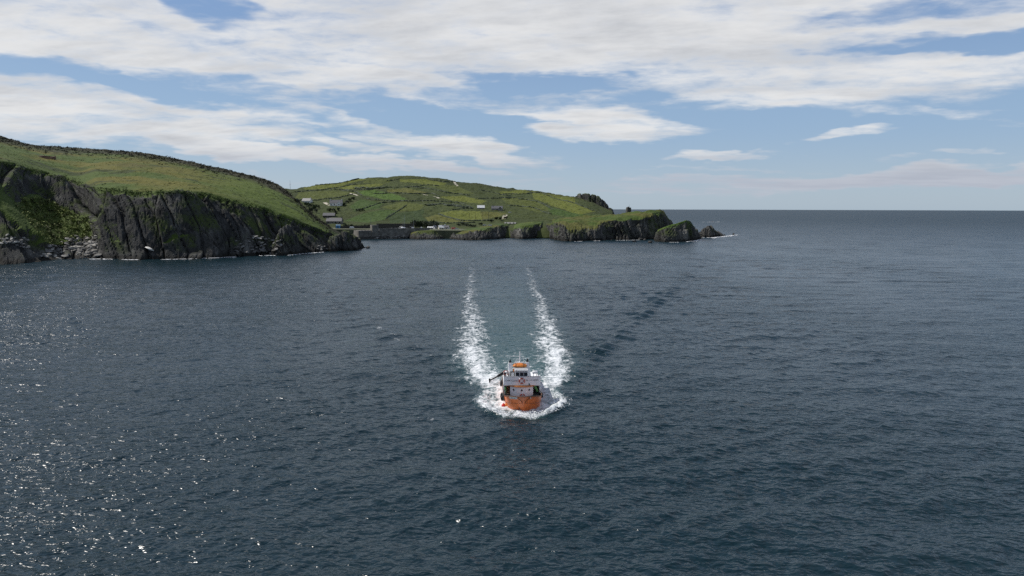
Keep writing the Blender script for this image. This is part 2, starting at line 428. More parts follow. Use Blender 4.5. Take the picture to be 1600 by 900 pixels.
def head_tint(P, v):
    px, py = project(P)
    T = np.ones(P.shape) * np.array((0.058, 0.086, 0.015))
    n = fbm(P[..., 0] / 45, P[..., 1] / 30, 4, 3)
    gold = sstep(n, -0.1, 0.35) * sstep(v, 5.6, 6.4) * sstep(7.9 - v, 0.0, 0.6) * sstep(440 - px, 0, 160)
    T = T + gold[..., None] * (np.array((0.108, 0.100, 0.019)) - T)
    lit = sstep(px, 250, 400) * sstep(v, 5.8, 6.5)  # sunlit brightness of the right-hand slope put into the turf tint
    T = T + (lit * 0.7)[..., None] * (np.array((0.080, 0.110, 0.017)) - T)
    n2 = fbm(P[..., 0] / 60, P[..., 1] / 40, 4, 9)
    heath = sstep(v + 0.55 * n2, 7.25, 7.75)
    T = T + heath[..., None] * (np.array((0.034, 0.032, 0.015)) - T)
    brk = sstep(fbm(P[..., 0] / 26, P[..., 1] / 12, 4, 15), 0.22, 0.42) * sstep(v, 5.2, 6.0)
    T = T + (0.75 * brk)[..., None] * (np.array((0.026, 0.036, 0.012)) - T)
    return T
# the cove's inner bank is bracken-green, the faces on either side bare rock
def head_rock(P, rk):
    px, py = project(P)
    px = px + 5 * fbm(P[..., 0] / 9, P[..., 2] / 9, 3, 33); py = py + 5 * fbm(P[..., 0] / 9, P[..., 2] / 9, 3, 34)
    for poly, to in (([(20,318),(56,300),(88,316),(118,332),(148,346),(152,366),(122,376),(92,386),(70,380),(46,352)], .12),
                     ([(-60,282),(2,284),(40,345),(62,385),(30,350),(-10,330),(-60,340)], .2),
                     ([(256,380),(268,362),(284,360),(296,370),(276,374),(262,384)], .35), ([(160,345),(182,342),(196,378),(168,380)], .5)):
        rk = np.where(inpoly(px, py, poly), to, rk)
    return gsm(gsm(rk, 2, 0), 1, 1)
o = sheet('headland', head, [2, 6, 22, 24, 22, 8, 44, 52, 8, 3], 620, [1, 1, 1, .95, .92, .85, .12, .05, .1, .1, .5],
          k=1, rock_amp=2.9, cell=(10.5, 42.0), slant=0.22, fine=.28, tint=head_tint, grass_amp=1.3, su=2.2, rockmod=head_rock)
tag(o, kind='structure')

# the far hill across the harbour
SKY = [(380,305), (430,295), (460,294.5), (490,289.5), (530,284.5), (575,276.5), (600,276.5), (620,273.5), (650,274), (690,278),
       (715,283), (750,286), (790,293), (830,296.5), (850,299), (870,303.5), (890,306), (905,309), (925,316), (945,325), (958,331)]
def hill_col(px, sy):
    f = np.interp(px, [380, 560, 690, 860, 960], [354, 357.5, 359, 352, 341])
    Yf = np.interp(px, [380, 560, 690, 860, 960], [800, 790, 770, 745, 800])
    Yr = np.interp(px, [380, 620, 860, 960], [1150, 1330, 1260, 1120])
    c = [at(px, f + 12, Yf - 30), at(px, f + 1.5, Yf - 10)]
    c[0].z = -4
    for q, yq in ((0.0, 0.0), (0.2, 0.16), (0.42, 0.36), (0.66, 0.62), (0.86, 0.85), (1.0, 1.0)):
        c.append(at(px, f + (sy - f) * q, Yf + (Yr - Yf) * yq))
    r = c[-1]
    c.append(Vector((r.x * 1.06, r.y * 1.06, r.z - 9)))
    c.append(Vector((r.x * 1.22, r.y * 1.22, -4)))
    return c
Z4 = lambda pts: [(440 + x / 4.4444, 260 + y / 4.4444) for x, y in pts]
Z5 = lambda pts: [(780 + x / 4.0, 270 + y / 4.0) for x, y in pts]
OL, YG, GR, BR, GN = (0.070, 0.083, 0.018), (0.105, 0.118, 0.022), (0.062, 0.105, 0.018), (0.090, 0.092, 0.022), (0.045, 0.075, 0.016)
FIELDS = [
 (Z4([(150,150),(250,128),(420,112),(560,82),(600,90),(440,128),(330,157),(160,160)]), YG), (Z4([(340,162),(450,132),(720,118),(680,138),(500,162)]), YG),
 (Z4([(90,225),(120,180),(300,168),(510,178),(450,207),(250,232)]), OL), (Z4([(520,175),(640,163),(760,188),(880,228),(820,240),(700,228),(570,200)]), GR),
 (Z4([(820,92),(1000,88),(1150,120),(1090,137),(950,117),(820,108)]), YG), (Z4([(720,165),(860,150),(1020,180),(1000,190),(740,182)]), BR),
 (Z4([(1090,212),(1250,203),(1420,240),(1380,262),(1200,238)]), YG), (Z4([(690,283),(850,245),(1000,268),(965,312),(800,306)]), OL),
 (Z4([(1090,322),(1200,308),(1380,312),(1390,372),(1250,370),(1150,347)]), YG), (Z4([(1380,312),(1560,322),(1500,350),(1390,372)]), BR),
 (Z4([(1000,355),(1080,336),(1180,362),(1340,385),(1150,394),(1020,378)]), BR), (Z4([(540,228),(700,250),(680,292),(500,310),(470,280)]), GN),
 (Z4([(560,330),(700,300),(820,310),(720,370),(600,392),(430,380)]), GN), (Z4([(610,80),(760,90),(740,115),(560,118)]), OL),
 (Z4([(1010,130),(1200,130),(1340,190),(1200,185)]), OL), (Z4([(740,330),(1000,300),(980,340),(1010,380),(760,395)]), (0.032, 0.050, 0.015)),
 (Z5([(0,118),(150,104),(190,120),(170,132),(10,134)]), YG), (Z5([(200,112),(300,130),(470,150),(480,190),(600,240),(500,262),(330,205),(220,160)]), YG),
 (Z5([(0,150),(200,160),(340,230),(250,250),(60,200)]), OL), (Z5([(300,210),(520,262),(640,262),(480,285),(330,260)]), GN)]
def hill_tint(P, v):
    px, py = project(P)
    qx = px + 2.5 * fbm(P[..., 0] / 30, P[..., 1] / 60, 3, 2); qy = py + 0.8 * fbm(P[..., 0] / 30, P[..., 1] / 60, 3, 5)
    T = np.ones(P.shape) * np.array((0.044, 0.056, 0.016))
    n = fbm(P[..., 0] / 70, P[..., 1] / 70, 4, 8)[..., None]
    T = T * (1 + 0.35 * n)
    for poly, col in FIELDS:
        c = inpoly(qx, qy, poly); T[c] = np.array(col)
    heath = sstep(px, 690, 760) * sstep(v + .5 * n[..., 0], 6.3, 7.0)
    T = T + (0.6 * heath)[..., None] * (np.array((0.040, 0.040, 0.018)) - T)
    return T
hp = np.linspace(380, 958, 34)
hs = np.interp(hp, [s[0] for s in SKY], [s[1] for s in SKY])
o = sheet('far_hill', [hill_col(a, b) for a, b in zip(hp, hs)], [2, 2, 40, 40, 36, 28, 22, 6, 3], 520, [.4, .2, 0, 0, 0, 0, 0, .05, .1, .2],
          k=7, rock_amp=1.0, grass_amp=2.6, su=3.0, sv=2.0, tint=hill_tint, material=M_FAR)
tag(o, kind='structure')

# the dark sea cliff at the far end of the hill
def loaf(front, top, depth, tops=(0.22, 0.7), zz=None):
    """front: waterline picture points left to right; top: skyline picture y at the same stations"""
    cols = []
    for (bx, by), (tx, ty, dy), dp in zip(front, top, depth):
        p = sea(bx, by); tpt = at(tx, ty, p.y + dy)
        lo = p.lerp(tpt, 0.35) + Vector((0, -dy * 0.12, 0)); hi = p.lerp(tpt, 0.78) + Vector((0, -dy * 0.1, 0))
        bk = Vector((tpt.x * (1 + dp * .5 / p.y), p.y + dy + dp * 0.55, tpt.z * 0.93))
        bb = Vector((tpt.x * (1 + dp / p.y), p.y + dy + dp, 0))
        cols.append([p + Vector((0, -3, -4)), p, lo, hi, tpt, bk, bb, bb + Vector((0, 4, -4))])
    return cols
far = [(868,355), (890,354), (915,351), (938,348), (952,346), (960,345)]
def abscol(px, yt, Y, dep=120):
    t = at(px, yt, Y); b = Vector((t.x, Y - 10, 0)); 
    return [b + Vector((0, -4, -4)), b, b.lerp(t, .4), b.lerp(t, .8) + Vector((0, -1, 0)), t, t + Vector((t.x / Y * dep * .5, dep * .5, -4)), Vector((t.x * (1 + dep / Y), Y + dep, 0)), Vector((t.x * (1 + dep / Y), Y + dep + 6, -4))]
o = sheet('far_sea_cliff', [abscol(862, 306, 1240), abscol(880, 305, 1230), abscol(893, 305, 1215), abscol(905, 303.5, 1200), abscol(918, 305, 1190), abscol(932, 305.5, 1180),
          abscol(938, 307.5, 1175), abscol(945, 312, 1172), abscol(951, 320, 1170), abscol(957, 330, 1170), abscol(961, 338, 1172)], [2, 10, 24, 12, 8, 8, 2], 150,
          [1, 1, 1, 1, .7, .2, .3, 1], k=31, rock_amp=3.2, cell=(14, 60), su=1.2, material=M_FAR)
tag(o, kind='structure')

# shore ground round the harbour, and the low cliffs along it
def coast(rows, back=(40, -2, 120)):
    return [station((b0, b1), lv, back) for b0, b1, lv in rows]
C2 = coast([
 (690, 370, [(690,369,2),(690,368,3),(690,366.5,6),(692,364.5,14),(694,362,30)]),
 (700, 372.5, [(700,370.5,3),(700,369,6),(700,367.5,9),(702,364.5,18),(706,361,34)]),
 (722, 375, [(722,371.5,3),(722,369,7),(722,366.5,10),(722,363.5,18),(722,359,40)]),
 (748, 375, [(748,370,3),(747,366,7),(746,361.5,11),(746,359,20),(746,355.5,44)]),
 (768, 374, [(768,368,3),(767,362,7),(766,356.5,11),(766,354,20),(766,352,44)]),
 (785, 372.5, [(785,366,3),(784,359,7),(783,353.5,11),(783,351.5,20),(783,349.5,44)]),
 (796, 370.5, [(796,364,3),(795,358,7),(795,353.5,10),(795,351,18),(795,348.5,44)]),
 (803, 366, [(803,362,3),(803,358,6),(803,354.5,8),(803,351.5,14),(803,348.5,34)])])
C3 = coast([
 (794, 369.5, [(794,367,2),(795,364.5,5),(796,361.5,8),(798,358.5,16),(800,354,40)]),
 (800, 372, [(800,368,2),(800,364,5),(801,359.5,8),(803,356.5,16),(804,351,42)]),
 (815, 373.5, [(815,367,2),(814,360.5,5),(813,355,9),(814,352.5,16),(815,348,42)]),
 (832, 373, [(832,366,2),(832,359,5),(832,353.5,9),(832,351,16),(832,346.5,42)]),
 (846, 371.5, [(846,364,2),(846,357,5),(846,351.5,9),(846,349,16),(846,345.5,42)]),
 (855, 368, [(855,362,2),(855,356,5),(855,351,8),(855,348,14),(855,345,36)]),
 (862, 364, [(862,360,2),(862,355,4),(862,351,7),(862,348,12),(862,345,30)])])
def green(col, col2=None):
    def f(P, v):
        n = sstep(fbm(P[..., 0] / 22, P[..., 1] / 22, 4, 4), -0.25, 0.3)[..., None]
        return np.array(col) * (1 - n) + np.array(col2 or col) * n
    return f
RK5 = [1, 1, 1, 1, .75, .12, 0, .1, .5]
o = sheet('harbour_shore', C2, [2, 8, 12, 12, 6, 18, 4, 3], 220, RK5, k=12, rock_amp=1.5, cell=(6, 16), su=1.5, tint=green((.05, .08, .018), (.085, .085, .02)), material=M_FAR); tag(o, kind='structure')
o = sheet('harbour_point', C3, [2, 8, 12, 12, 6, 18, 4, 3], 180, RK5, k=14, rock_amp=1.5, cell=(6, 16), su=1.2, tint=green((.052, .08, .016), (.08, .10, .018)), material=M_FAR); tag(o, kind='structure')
PR = coast([
 (846, 367, [(847,364,2),(848,360,4),(849,355,8),(850,352,16),(852,348,46),(852,344,100)]),
 (855, 371, [(855,366,2),(856,360,5),(857,355,9),(858,351,18),(860,347,46),(860,343,100)]),
 (866, 375, [(866,368,2),(867,359,6),(868,351,12),(869,348.5,20),(870,346,46),(870,342,100)]),
 (881, 377.3, [(881,370,2),(882,360,6),(883,353,12),(884,350,20),(884,345.5,46),(885,340,100)]),
 (893, 377.5, [(893,373,1.5),(893,367,4),(893,361.5,7),(893,357,14),(893,346,46),(894,338.5,100)]),
 (912, 376.5, [(912,372,1.5),(911,366,4),(911,361,6),(911,356,13),(911,345,44),(911,337.5,95)]),
 (934, 376, [(934,371,1.5),(933,366,4),(932,361.5,6),(931,356,12),(930,343.5,40),(930,336,90)]),
 (940, 375.5, [(940,371,6),(939,364,10),(938,355,13),(937,347.5,18),(937,341.5,40),(937,336,85)]),
 (950, 375.5, [(950,371,16),(950,364,18),(950,354,17),(949,345,20),(949,340.5,38),(948,335.5,75)]),
 (966, 375.5, [(966,371,14),(966,362,15),(965,352,15),(965,344,18),(964,339.5,34),(963,334.5,68)]),
 (976, 375, [(976,369,3),(976,360,6),(975,351,9),(974,343.5,13),(974,339,30),(973,333,62)]),
 (990, 374.5, [(990,367,2),(989,358,5),(989,350,8),(988,342.5,12),(988,337,26),(987,330.5,54)]),
 (1006, 374.5, [(1006,366,2),(1005,357,5),(1004,349,8),(1004,341.5,12),(1004,336,24),(1004,331,46)]),
 (1022, 374, [(1022,365,2),(1021,354,6),(1020,345,9),(1019,337,13),(1019,333,20),(1014,327.6,42)]),
 (1036, 372, [(1036,362,2),(1035,350,6),(1034,341,9),(1033,333,12),(1032,329,18),(1030,326.8,30)]),
 (1044, 370, [(1044,362,2),(1043,354,4),(1042,345,6),(1040,338,8),(1038.5,333,12),(1036,329,22)]),
 (1049, 366, [(1049,361,1),(1048,356,3),(1047,350,4),(1045.5,345,6),(1044,341,9),(1042,338,16)])], (26, -4, 70))
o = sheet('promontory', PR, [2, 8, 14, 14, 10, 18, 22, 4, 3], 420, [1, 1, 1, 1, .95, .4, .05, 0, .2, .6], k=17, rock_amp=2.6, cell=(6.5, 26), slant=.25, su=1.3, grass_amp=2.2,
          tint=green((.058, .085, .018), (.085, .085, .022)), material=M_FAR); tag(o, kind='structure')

# low grassy rock in front of the harbour
o = sheet('grassy_skerry', loaf([(630,371.3),(640,373),(655,374.3),(680,374),(698,372.5),(710,370),(716,368)],
          [(633,369,3),(640,364.5,8),(652,361,14),(675,359.5,18),(695,360.5,16),(707,362.5,12),(714,364.5,5)], [8, 22, 34, 40, 40, 30, 14]),
          [2, 6, 8, 6, 12, 10, 2], 150, [1, 1, 1, .7, -.2, -.2, .9, 1], k=22, rock_amp=0.9, cell=(5, 10), su=1.2, tint=green((.06, .075, .016), (.09, .09, .02)), material=M_FAR)
tag(o, 'low dark rock with grassy top lying before the harbour pier', 'rock')
# sea stack and pointed rock off the promontory
o = sheet('sea_stack', loaf([(1021,374.5),(1026,377),(1040,378),(1056,378),(1072,377.5),(1084,376),(1091,374),(1095,372)],
          [(1024,368,2),(1028,359,6),(1040,354,10),(1056,349.5,14),(1072,344,16),(1079,345.5,12),(1085,355,6),(1091,368,2)], [10, 20, 30, 34, 34, 26, 16, 6]),
          [2, 8, 12, 8, 14, 12, 2], 190, [1, 1, 1, .85, .15, .15, 1, 1], k=24, rock_amp=1.5, cell=(5, 16), su=.9, tint=green((.058, .098, .016), (.07, .10, .016)), material=M_FAR)
tag(o, 'broad sea stack with bright green grass cap off the promontory', 'sea stack')
o = sheet('pointed_rock', loaf([(1090,369.5),(1094,370.5),(1102,371),(1110,371),(1120,370),(1128,368.8),(1134,368)],
          [(1091,368,2),(1095,362,5),(1102,356.5,8),(1107.5,352,9),(1114,358.5,7),(1124,364,5),(1132,367.3,2)], [6, 16, 22, 24, 22, 16, 6]),
          [2, 8, 10, 6, 8, 8, 2], 130, [1] * 8, k=26, rock_amp=1.5, cell=(4.5, 12), su=.8, material=M_FAR)
tag(o, 'bare pointed rock standing alone, farthest out from the promontory', 'rock')
# craggy knob at the tip of the near headland
o = sheet('craggy_outcrop', loaf([(507,391.5),(514,393),(526,392.8),(540,392),(552,391),(562,389.5),(570,387.6),(576,386.6)],
          [(510,383,4),(517,373,8),(528,369,9),(540,363,11),(550,367,10),(560,374.5,8),(566,381,5),(574,386,1.5)], [14, 22, 26, 26, 22, 16, 9, 4]),
          [2, 12, 16, 8, 12, 12, 2], 210, [1, 1, 1, 1, .75, .8, 1, 1], k=28, rock_amp=1.9, cell=(5, 13), su=1.0)
tag(o, 'craggy dark rock knob at the seaward tip of the near headland', 'rock')
# buttress in front of the cliff face
o = sheet('rock_buttress', loaf([(426,398),(433,399),(445,399),(458,398.5),(468,397),(474,395.5)],
          [(429,388,3),(437,362,7),(446,348.5,10),(455,356,9),(464,372,7),(471,388,3)], [12, 18, 22, 22, 18, 10]),
          [2, 12, 20, 10, 8, 6, 2], 120, [1, 1, 1, 1, .8, .8, 1, 1], k=29, rock_amp=1.6, cell=(4, 16), su=1.0)
tag(o, 'dark pillar of rock leaning on the near cliff below the grass', 'rock')
# ------------------------------------------------------------------ water
STEM = sea(818, 641.5)
BOAT_YAW = R(1.8)                        # bow swung slightly to the right of the camera
def boat_frame(x, y):
    dx, dy = x - STEM.x, y - STEM.y
    c, s = math.cos(BOAT_YAW), math.sin(BOAT_YAW)
    return dx * c + dy * s, -dx * s + dy * c      # lateral (+ right in picture), metres behind the stem
def build_water():
    rr = [2.0]
    def step(r):
        if r < 40: return 2.5
        if r < 92: return 0.0023 * r
        if r < 135: return 0.17
        if r < 1100: return max(0.17, 0.0036 * r - 0.32)
        return 0.045 * r
    while rr[-1] < 90000: rr.append(rr[-1] + step(rr[-1]))
    rr = np.array(rr)
    a = list(np.arange(-0.80, -0.13, 0.0031)) + list(np.arange(-0.13, 0.15, 0.00135)) + list(np.arange(0.15, 0.80, 0.0031)) + list(np.linspace(0.81, 2 * math.pi - 0.80, 42))
    a = np.array(a)
    A, RR = np.meshgrid(a, rr, indexing='ij')
    X, Y = RR * np.sin(A), RR * np.cos(A)
    sp = np.maximum(np.gradient(RR, axis=1), RR * 0.002)
    rng = np.random.default_rng(5)
    Zs = np.zeros_like(X); DX = np.zeros_like(X); DY = np.zeros_like(X)
    for i in range(64):
        lam = 0.75 * (22.0 / 0.75) ** (rng.random() ** 1.25)
        th = -math.pi / 2 + 0.22 + rng.normal() * (0.75 if lam < 4 else 0.42)
        ka = 0.040 if lam < 5 else 0.026 if lam < 10 else 0.015
        amp = ka * lam / (2 * math.pi) * (0.6 + 0.8 * rng.random())
        kx, ky = 2 * math.pi / lam * math.cos(th), 2 * math.pi / lam * math.sin(th)
        ph = rng.random() * 6.283
        w = sstep(lam / sp, 2.2, 4.5)
        m = w > 0.001
        arg = kx * X[m] + ky * Y[m] + ph
        Zs[m] += amp * w[m] * np.cos(arg)
        q = 0.8 * amp * w[m] * np.sin(arg)
        DX[m] -= q * math.cos(th); DY[m] -= q * math.sin(th)
    # patches of rougher and calmer water
    gust = 0.8 + 0.45 * fbm(X / 60, Y / 90, 3, 77)
    bx, by = boat_frame(X, Y)
    foam = np.zeros_like(X); aer = np.zeros_like(X); up = np.zeros_like(X); calm = np.zeros_like(X)
    m = (by > -12) & (by < 330) & (np.abs(bx) < 140)
    x, y = bx[m], by[m]
    wob = 1.5 * fbm(x / 2.6, y / 5.0, 4, 90) + 0.8 * fbm(x / 0.9, y / 1.6, 3, 91)
    xa = np.abs(x) + 0.55 * wob
    # bow wave and the spreading skirt of foam along the hull
    hw = np.interp(y, [-4.6, -3, -1, 1.5, 4, 7, 11, 16, 20], [0.0, 3.6, 5.6, 7.2, 7.9, 7.7, 7.0, 6.6, 5.6])
    e = (hw - xa) / 2.6
    skirt = sstep(e, -0.15, 0.9) * sstep(y, -4.2, -2.4) * sstep(24 - y, 0, 8)
    hullw = np.interp(y, [-.5, 0, .45, 1, 1.8, 3.6, 8.5], [0, 0.1, 0.95, 1.85, 2.4, 2.7, 2.8])
    near = np.exp(-((np.abs(x) - hullw) / 2.2).clip(0) ** 2) * sstep(y, -4, -1.5) * sstep(20 - y, 0, 6)
    fd = np.maximum(0.74 * skirt, 1.0 * near * sstep(hw - xa, -0.5, 1.0))
    roll = np.exp(-((np.abs(x) - hw + 1.6) / 0.9) ** 2) * sstep(y, -4, -1) * sstep(13 - y, 0, 9)
    fd = np.maximum(fd, 0.93 * roll * sstep(e, -0.2, .4))
    hump = 0.46 * roll * sstep(y, -3.6, -1) * (1 + 0.8 * fbm(x / 1.1, y / 1.1, 3, 98)) 
    # two arms of churned water trailing astern
    side = np.where(x < 0, -1.0, 1.0)
    cen = np.interp(y, [10, 20, 30, 60, 110, 170, 260, 320], [4.5, 5.4, 6.8, 8.6, 10.8, 12.2, 14.5, 15.5])
    wid = np.interp(y, [10, 20, 32, 60, 110, 170, 260], [2.8, 3.8, 4.6, 4.1, 3.0, 2.4, 2.0]) * np.where(x < 0, 1.12, 0.95)
    meand = 1.2 * fbm(y / 26, side * 3.0, 3, 95)
    q = (np.abs(x) - cen + 0.7 * wob + meand) / wid
    dens = np.interp(y, [8, 16, 30, 60, 100, 150, 210, 270, 330], [0, .84, .82, .70, .60, .52, .45, .36, 0.0])
    arm = np.exp(-q ** 2 * 0.9) * dens * (1.0 + 0.22 * fbm(x / 5, y / 9, 3, 97))
    arm *= np.where(q > 0, 1.0, 0.93)
    # thin broken foam between the arms close to the stern
    mid = 0.50 * np.exp(-(x / 6) ** 2) * sstep(y, 14, 18) * sstep(75 - y, 0, 55)
    fd = np.maximum(np.maximum(fd, arm), mid)
    foam[m] = fd
    aer[m] = np.maximum(0.8 * skirt, np.exp(-(np.abs(x) / (cen + wid)) ** 4) * np.interp(y, [8, 20, 45, 120, 260], [0, .9, .6, .25, 0]))
    calm[m] = np.exp(-(np.abs(x) / (cen)) ** 4) * np.interp(y, [12, 22, 120, 280], [0, .6, .5, 0])
    rough = fbm(x / 0.7, y / 0.7, 3, 99)
    up[m] = hump + 0.16 * rough * np.clip(fd * 1.6, 0, 1) + 0.10 * arm
    # diverging (Kelvin) crests on both sides
    for sgn, tn, amp in ((1, 0.40, 0.50), (-1, 0.46, 0.32)):
        xs = sgn * x
        for j in range(3):
            off = xs - 4.0 - tn * (y - 10) + j * 6.5
            cw = np.cos(off / 2.3 + 0.5 * fbm(y / 18, off / 9, 2, 60 + j)) * np.exp(-(off / 3.6) ** 2)
            up[m] += amp * (1, .6, .4)[j] * cw * sstep(y, 8, 20) * np.interp(y, [0, 30, 120, 260], [0, 1, .7, 0.15]) * (0.7 + 0.6 * fbm(y / 12, off / 6, 3, 70 + j))
            ech = np.cos(2 * math.pi / 6.5 * (0.62 * xs + 0.78 * y) + 3.2 * fbm(x / 16, y / 16, 3, 81)) * np.exp(-(off / 5.0) ** 2)
            if j == 0: up[m] += amp * (0.55 + 0.75 * fbm(x / 10, y / 12, 3, 83)) * ech * sstep(y, 6, 16) * np.interp(y, [0, 30, 150, 300], [0, 1, .8, 0.2])
            # a little broken white along the left crest
            fl = np.exp(-(off / 1.3) ** 2) * sstep(fbm(x / 2.2, y / 4.0, 3, 130 + j), 0.02, 0.42) * sstep(y, 20, 40) * sstep(150 - y, 0, 60)
            if j == 0: foam[m] = np.maximum(foam[m], (0.50 if sgn < 0 else 0.26) * fl)
    cap = sstep(fbm(X / 9, Y / 6, 4, 140, .6), 0.60, 0.72) * sstep(RR, 60, 90) * sstep(1500 - RR, 0, 600)
    foam = np.maximum(foam, 0.34 * cap)
    damp = gust * (1 - 0.55 * calm)
    edge = sstep(16000 - RR, 0, 9000)
    P = np.stack([X + DX * damp, Y + DY * damp, Zs * damp * edge + up], -1)
    # close the circle and the hole under the camera
    P = np.concatenate([P, P[:1]], 0)
    cl = lambda q_: np.concatenate([q_, q_[:1]], 0)
    me = grid_mesh('sea', P, smooth=True, flip=True)
    fattr(me, 'foam', cl(foam)); fattr(me, 'aerated', cl(aer)); fattr(me, 'calm', cl(calm)); fattr(me, 'lod', cl(sstep(np.log(RR), math.log(330), math.log(2600))))
    m_ = bpy.data.materials.new('sea_water'); m_.use_nodes = True
    g = Nodes(m_.node_tree)
    pos = g.n('ShaderNodeNewGeometry').outputs['Position']
    fo = g.n('ShaderNodeAttribute', dict(attribute_name='foam')).outputs['Fac']
    ae = g.n('ShaderNodeAttribute', dict(attribute_name='aerated')).outputs['Fac']
    ca = g.n('ShaderNodeAttribute', dict(attribute_name='calm')).outputs['Fac']
    p1 = g.mapping(pos, rot=(0, 0, R(-12)), scale=(0.55, 1.0, 1))
    p2 = g.mapping(pos, rot=(0, 0, R(24)), scale=(0.6, 1.0, 1))
    r1 = g.noise(p1, 0.46, 3.0, 0.55, 0.3)
    r2 = g.noise(p2, 1.35, 2.0, 0.5, 0.5)
    r3 = g.noise(p1, 4.2, 2.0, 0.6, 0.3)
    big = g.noise(g.mapping(pos, rot=(0, 0, R(8)), scale=(0.35, 1, 1)), 0.075, 3.0, 0.55)
    lod = g.n('ShaderNodeAttribute', dict(attribute_name='lod')).outputs['Fac']
    h = g.m('MULTIPLY', r1, g.m('MULTIPLY_ADD', lod, -0.1, 0.62))
    h = g.m('MULTIPLY_ADD', r2, g.m('MULTIPLY_ADD', lod, -0.20, 0.46), h)
    h = g.m('MULTIPLY_ADD', r3, g.m('MULTIPLY_ADD', lod, -0.03, 0.03), h)
    h = g.m('MULTIPLY_ADD', big, 1.3, h)
    patch = g.noise(g.mapping(pos, scale=(1, .6, 1)), 0.018, 3.0, 0.5)
    strg = g.m('MULTIPLY', g.ss(patch, 0.32, 0.68, 0.55, 1.05), g.m('SUBTRACT', 1.0, g.m('MULTIPLY', ca, 0.4)))
    bp = g.n('ShaderNodeBump', Strength=strg, Distance=1.0, Height=h)
    body = g.mix(g.m('MULTIPLY', ae, 0.75), c4((0.0042, 0.0165, 0.0225)), c4((0.050, 0.115, 0.115)))
    wat = g.n('ShaderNodeBsdfPrincipled', Base_Color=body, Roughness=g.m('MULTIPLY_ADD', lod, 0.25, 0.19), IOR=1.333, Normal=bp.outputs[0])
    wat.inputs['Specular IOR Level'].default_value = 0.5
    # foam: lacy, thresholded against its density
    fp = g.mapping(pos, rot=(0, 0, R(4)), scale=(0.8, 0.55, 1))
    f1 = g.noise(fp, 0.85, 9.0, 0.70, 0.9)
    f2 = g.noise(g.mapping(pos, scale=(1, .8, 1)), 3.4, 5.0, 0.65, 0.6)
    fn = g.m('ADD', g.m('MULTIPLY', f1, 0.68), g.m('MULTIPLY', f2, 0.32))
    thr = g.m('SUBTRACT', 0.72, g.m('MULTIPLY', fo, 0.37))
    fm = g.n('ShaderNodeMapRange', dict(interpolation_type='SMOOTHSTEP'), _0=fn, _1=g.m('SUBTRACT', thr, 0.075), _2=g.m('ADD', thr, 0.125)).outputs[0]
    fm = g.m('MULTIPLY', fm, g.ss(fo, 0.06, 0.2))
    fb = g.n('ShaderNodeBump', Strength=0.8, Distance=0.35, Height=fn)
    fcol = g.mix(g.ss(fn, 0.35, 0.65), c4((0.52, 0.56, 0.58)), c4((0.74, 0.75, 0.75)))
    fs = g.n('ShaderNodeBsdfDiffuse', Color=fcol, Normal=fb.outputs[0])
    mx = g.n('ShaderNodeMixShader', _0=fm, _1=wat.outputs[0], _2=fs.outputs[0])
    g.n('ShaderNodeOutputMaterial', Surface=mx.outputs[0])
    o = link('sea', me, m_); tag(o, kind='structure')
    return o
build_water()
